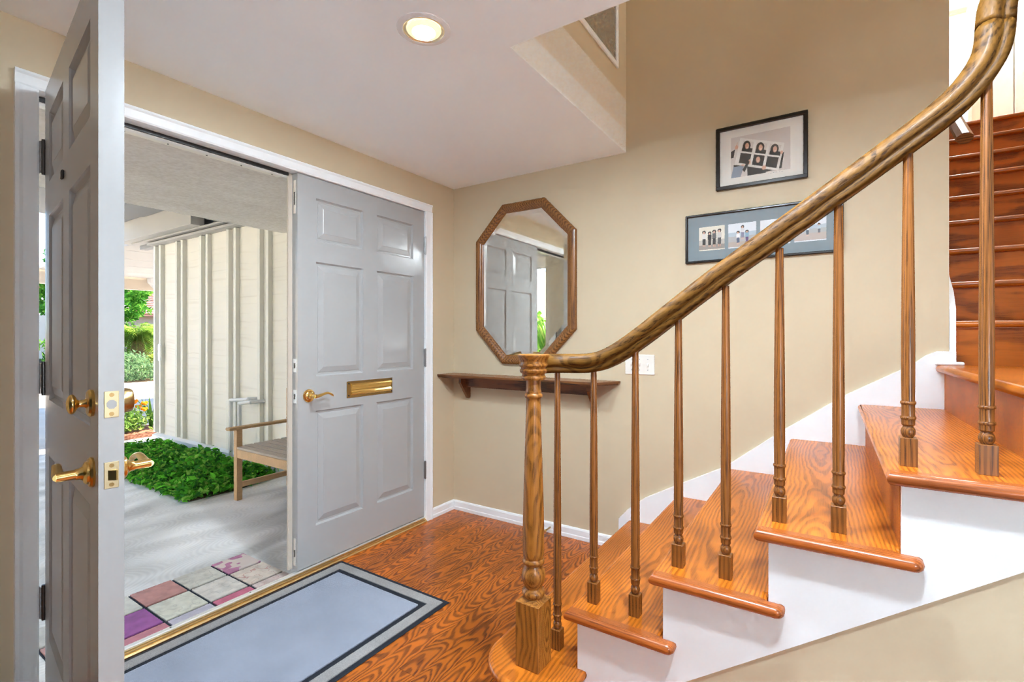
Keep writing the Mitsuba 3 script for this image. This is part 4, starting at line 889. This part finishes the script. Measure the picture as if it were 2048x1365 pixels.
def blob(key, ctr, rad, n, size, cols, seed, name='foliage', aspect=0.5):
    r_ = np.random.default_rng(seed)
    d = r_.normal(size=(n, 3)); d /= np.linalg.norm(d, axis=1, keepdims=True)
    lump = 1 + 0.16 * np.sin(d[:, 0] * 7 + seed) * np.sin(d[:, 1] * 6 + 1.3 * seed) + 0.10 * np.sin(d[:, 2] * 11)
    rr = (0.72 + 0.30 * r_.random(n)) * lump
    Q = np.array(ctr) + d * rr[:, None] * np.array(rad)
    keep = Q[:, 2] > 0.0
    (m, c) = leaves(Q[keep], (d + r_.normal(size=d.shape) * 0.6)[keep], size, cols, seed, aspect)
    part(key, name, m, 'm_leaf', color=c)
h1 = thing('shrub', 'rounded grey green shrub at the far edge of the driveway', 'shrub')
blob(h1, (5.35, 17.3, 0.30), (1.25, 0.9, 0.55), 5200, 0.055, [(0.20, 0.34, 0.16), (0.28, 0.42, 0.22), (0.14, 0.25, 0.12)], 7, aspect=0.3)
h2 = thing('shrub', 'small yellow green shrub right of the rounded shrub', 'shrub')
blob(h2, (7.0, 18.0, 0.35), (0.5, 0.4, 0.35), 900, 0.07, [(0.40, 0.44, 0.10), (0.30, 0.38, 0.08)], 8)
pm = thing('palm', 'arching cycad palm in the sunny garden behind the shrubs', 'palm')
part(pm, 'trunk', lathe([(0, 0), (0.30, 0), (0.26, 0.4), (0.22, 0.8), (0.15, 1.15), (0, 1.2)], 14, (7.15, 20.2, -0.03)), 'm_bark')
def frond(az, ln, lift, seed):
    r_ = np.random.default_rng(seed); V, F, C = [], [], []
    base = np.array([7.15, 20.2, 1.25]); dirh = np.array([math.cos(az), math.sin(az), 0]); wd = np.array([-math.sin(az), math.cos(az), 0])
    sp = [base + dirh * ln * t * (0.9 - 0.15 * t) + np.array([0, 0, ln * (lift * t - (0.75 + 0.4 * lift) * t * t)]) for t in np.linspace(0, 1, 24)]
    for i in range(2, 24):
        L = 0.30 * math.sin(math.pi * min(1, (i + 3) / 27))
        for s in (-1, 1):
            a = sp[i]; b = a + wd * s * L + dirh * L * 0.5 + np.array([0, 0, -0.08]); wv = dirh * 0.03
            k = len(V); V += [a - wv, a + wv, b]; F.append([k, k + 1, k + 2]); col = np.array([(0.24, 0.42, 0.07), (0.34, 0.48, 0.10), (0.46, 0.40, 0.12)][r_.integers(0, 3) if lift < 0.4 else r_.integers(0, 2)]); C += [col] * 3
    for i in range(23):
        k = len(V); V += [sp[i] - wd * 0.012, sp[i] + wd * 0.012, sp[i + 1]]; F.append([k, k + 1, k + 2]); C += [np.array((0.3, 0.36, 0.1))] * 3
    return (np.array(V), np.array(F)), np.array(C)
for k in range(64):
    (m, c) = frond(k * 2.399, 1.0 + 0.3 * ((k * 7) % 5) / 5, 1.5 - 2.0 * (k / 64), k)
    part(pm, 'frond', m, 'm_leaf', color=c)
tr = thing('tree', 'dense bright green tree behind the palm', 'tree')
part(tr, 'trunk', cyl((7.5, 25.5, -0.05), (7.5, 25.5, 2.4), 0.16), 'm_bark')
blob(tr, (7.5, 25.5, 3.1), (1.75, 1.8, 1.7), 9000, 0.10, [(0.12, 0.36, 0.05), (0.20, 0.48, 0.07), (0.07, 0.24, 0.04)], 9)
hg_ = thing('hedge', 'leafy green hedge between the palm and the neighbour house', 'hedge')
blob(hg_, (8.6, 23.2, 0.8), (3.2, 0.7, 1.0), 5200, 0.09, [(0.10, 0.28, 0.05), (0.16, 0.36, 0.07), (0.06, 0.18, 0.03)], 21)
# plants left of the porch, seen only in the mirror
pl = thing('potted_yucca', 'spiky plant left of the porch, seen in the mirror', 'plant')
part(pl, 'trunk', lathe([(0, 0), (0.13, 0), (0.15, 0.25), (0.12, 0.5), (0.10, 0.8), (0, 0.82)], 12, (-2.5, 4.35, -0.05)), 'm_bark')
strap_plant(pl, -2.5, 4.35, 0.75, 80, 1.1, 15, [(0.16, 0.36, 0.07), (0.10, 0.26, 0.05), (0.3, 0.45, 0.12)], spread=0.7)
h3 = thing('shrub', 'leafy shrub beyond the porch, seen in the mirror', 'shrub')
blob(h3, (-3.3, 5.6, 0.9), (0.7, 0.8, 0.95), 4000, 0.07, [(0.12, 0.36, 0.05), (0.20, 0.46, 0.09)], 17)
# neighbour's house
nh = thing('neighbour_house', 'house with a red clay tile roof beyond the garden', 'house')
part(nh, 'wall', box(9.0, 20.0, 33.0, 40.0, -0.05, 2.6), 'm_beige')
for k in range(13):
    y0, z0 = 32.4 + 0.33 * k, 2.45 + 0.135 * k
    part(nh, 'tile_course', box(8.2, 21.0, y0, y0 + 0.40, z0, z0 + 0.075), 'm_rooftile')
part(nh, 'ridge', box(8.2, 21.0, 36.6, 36.95, 4.15, 4.33, 0.05), 'm_rooftile')
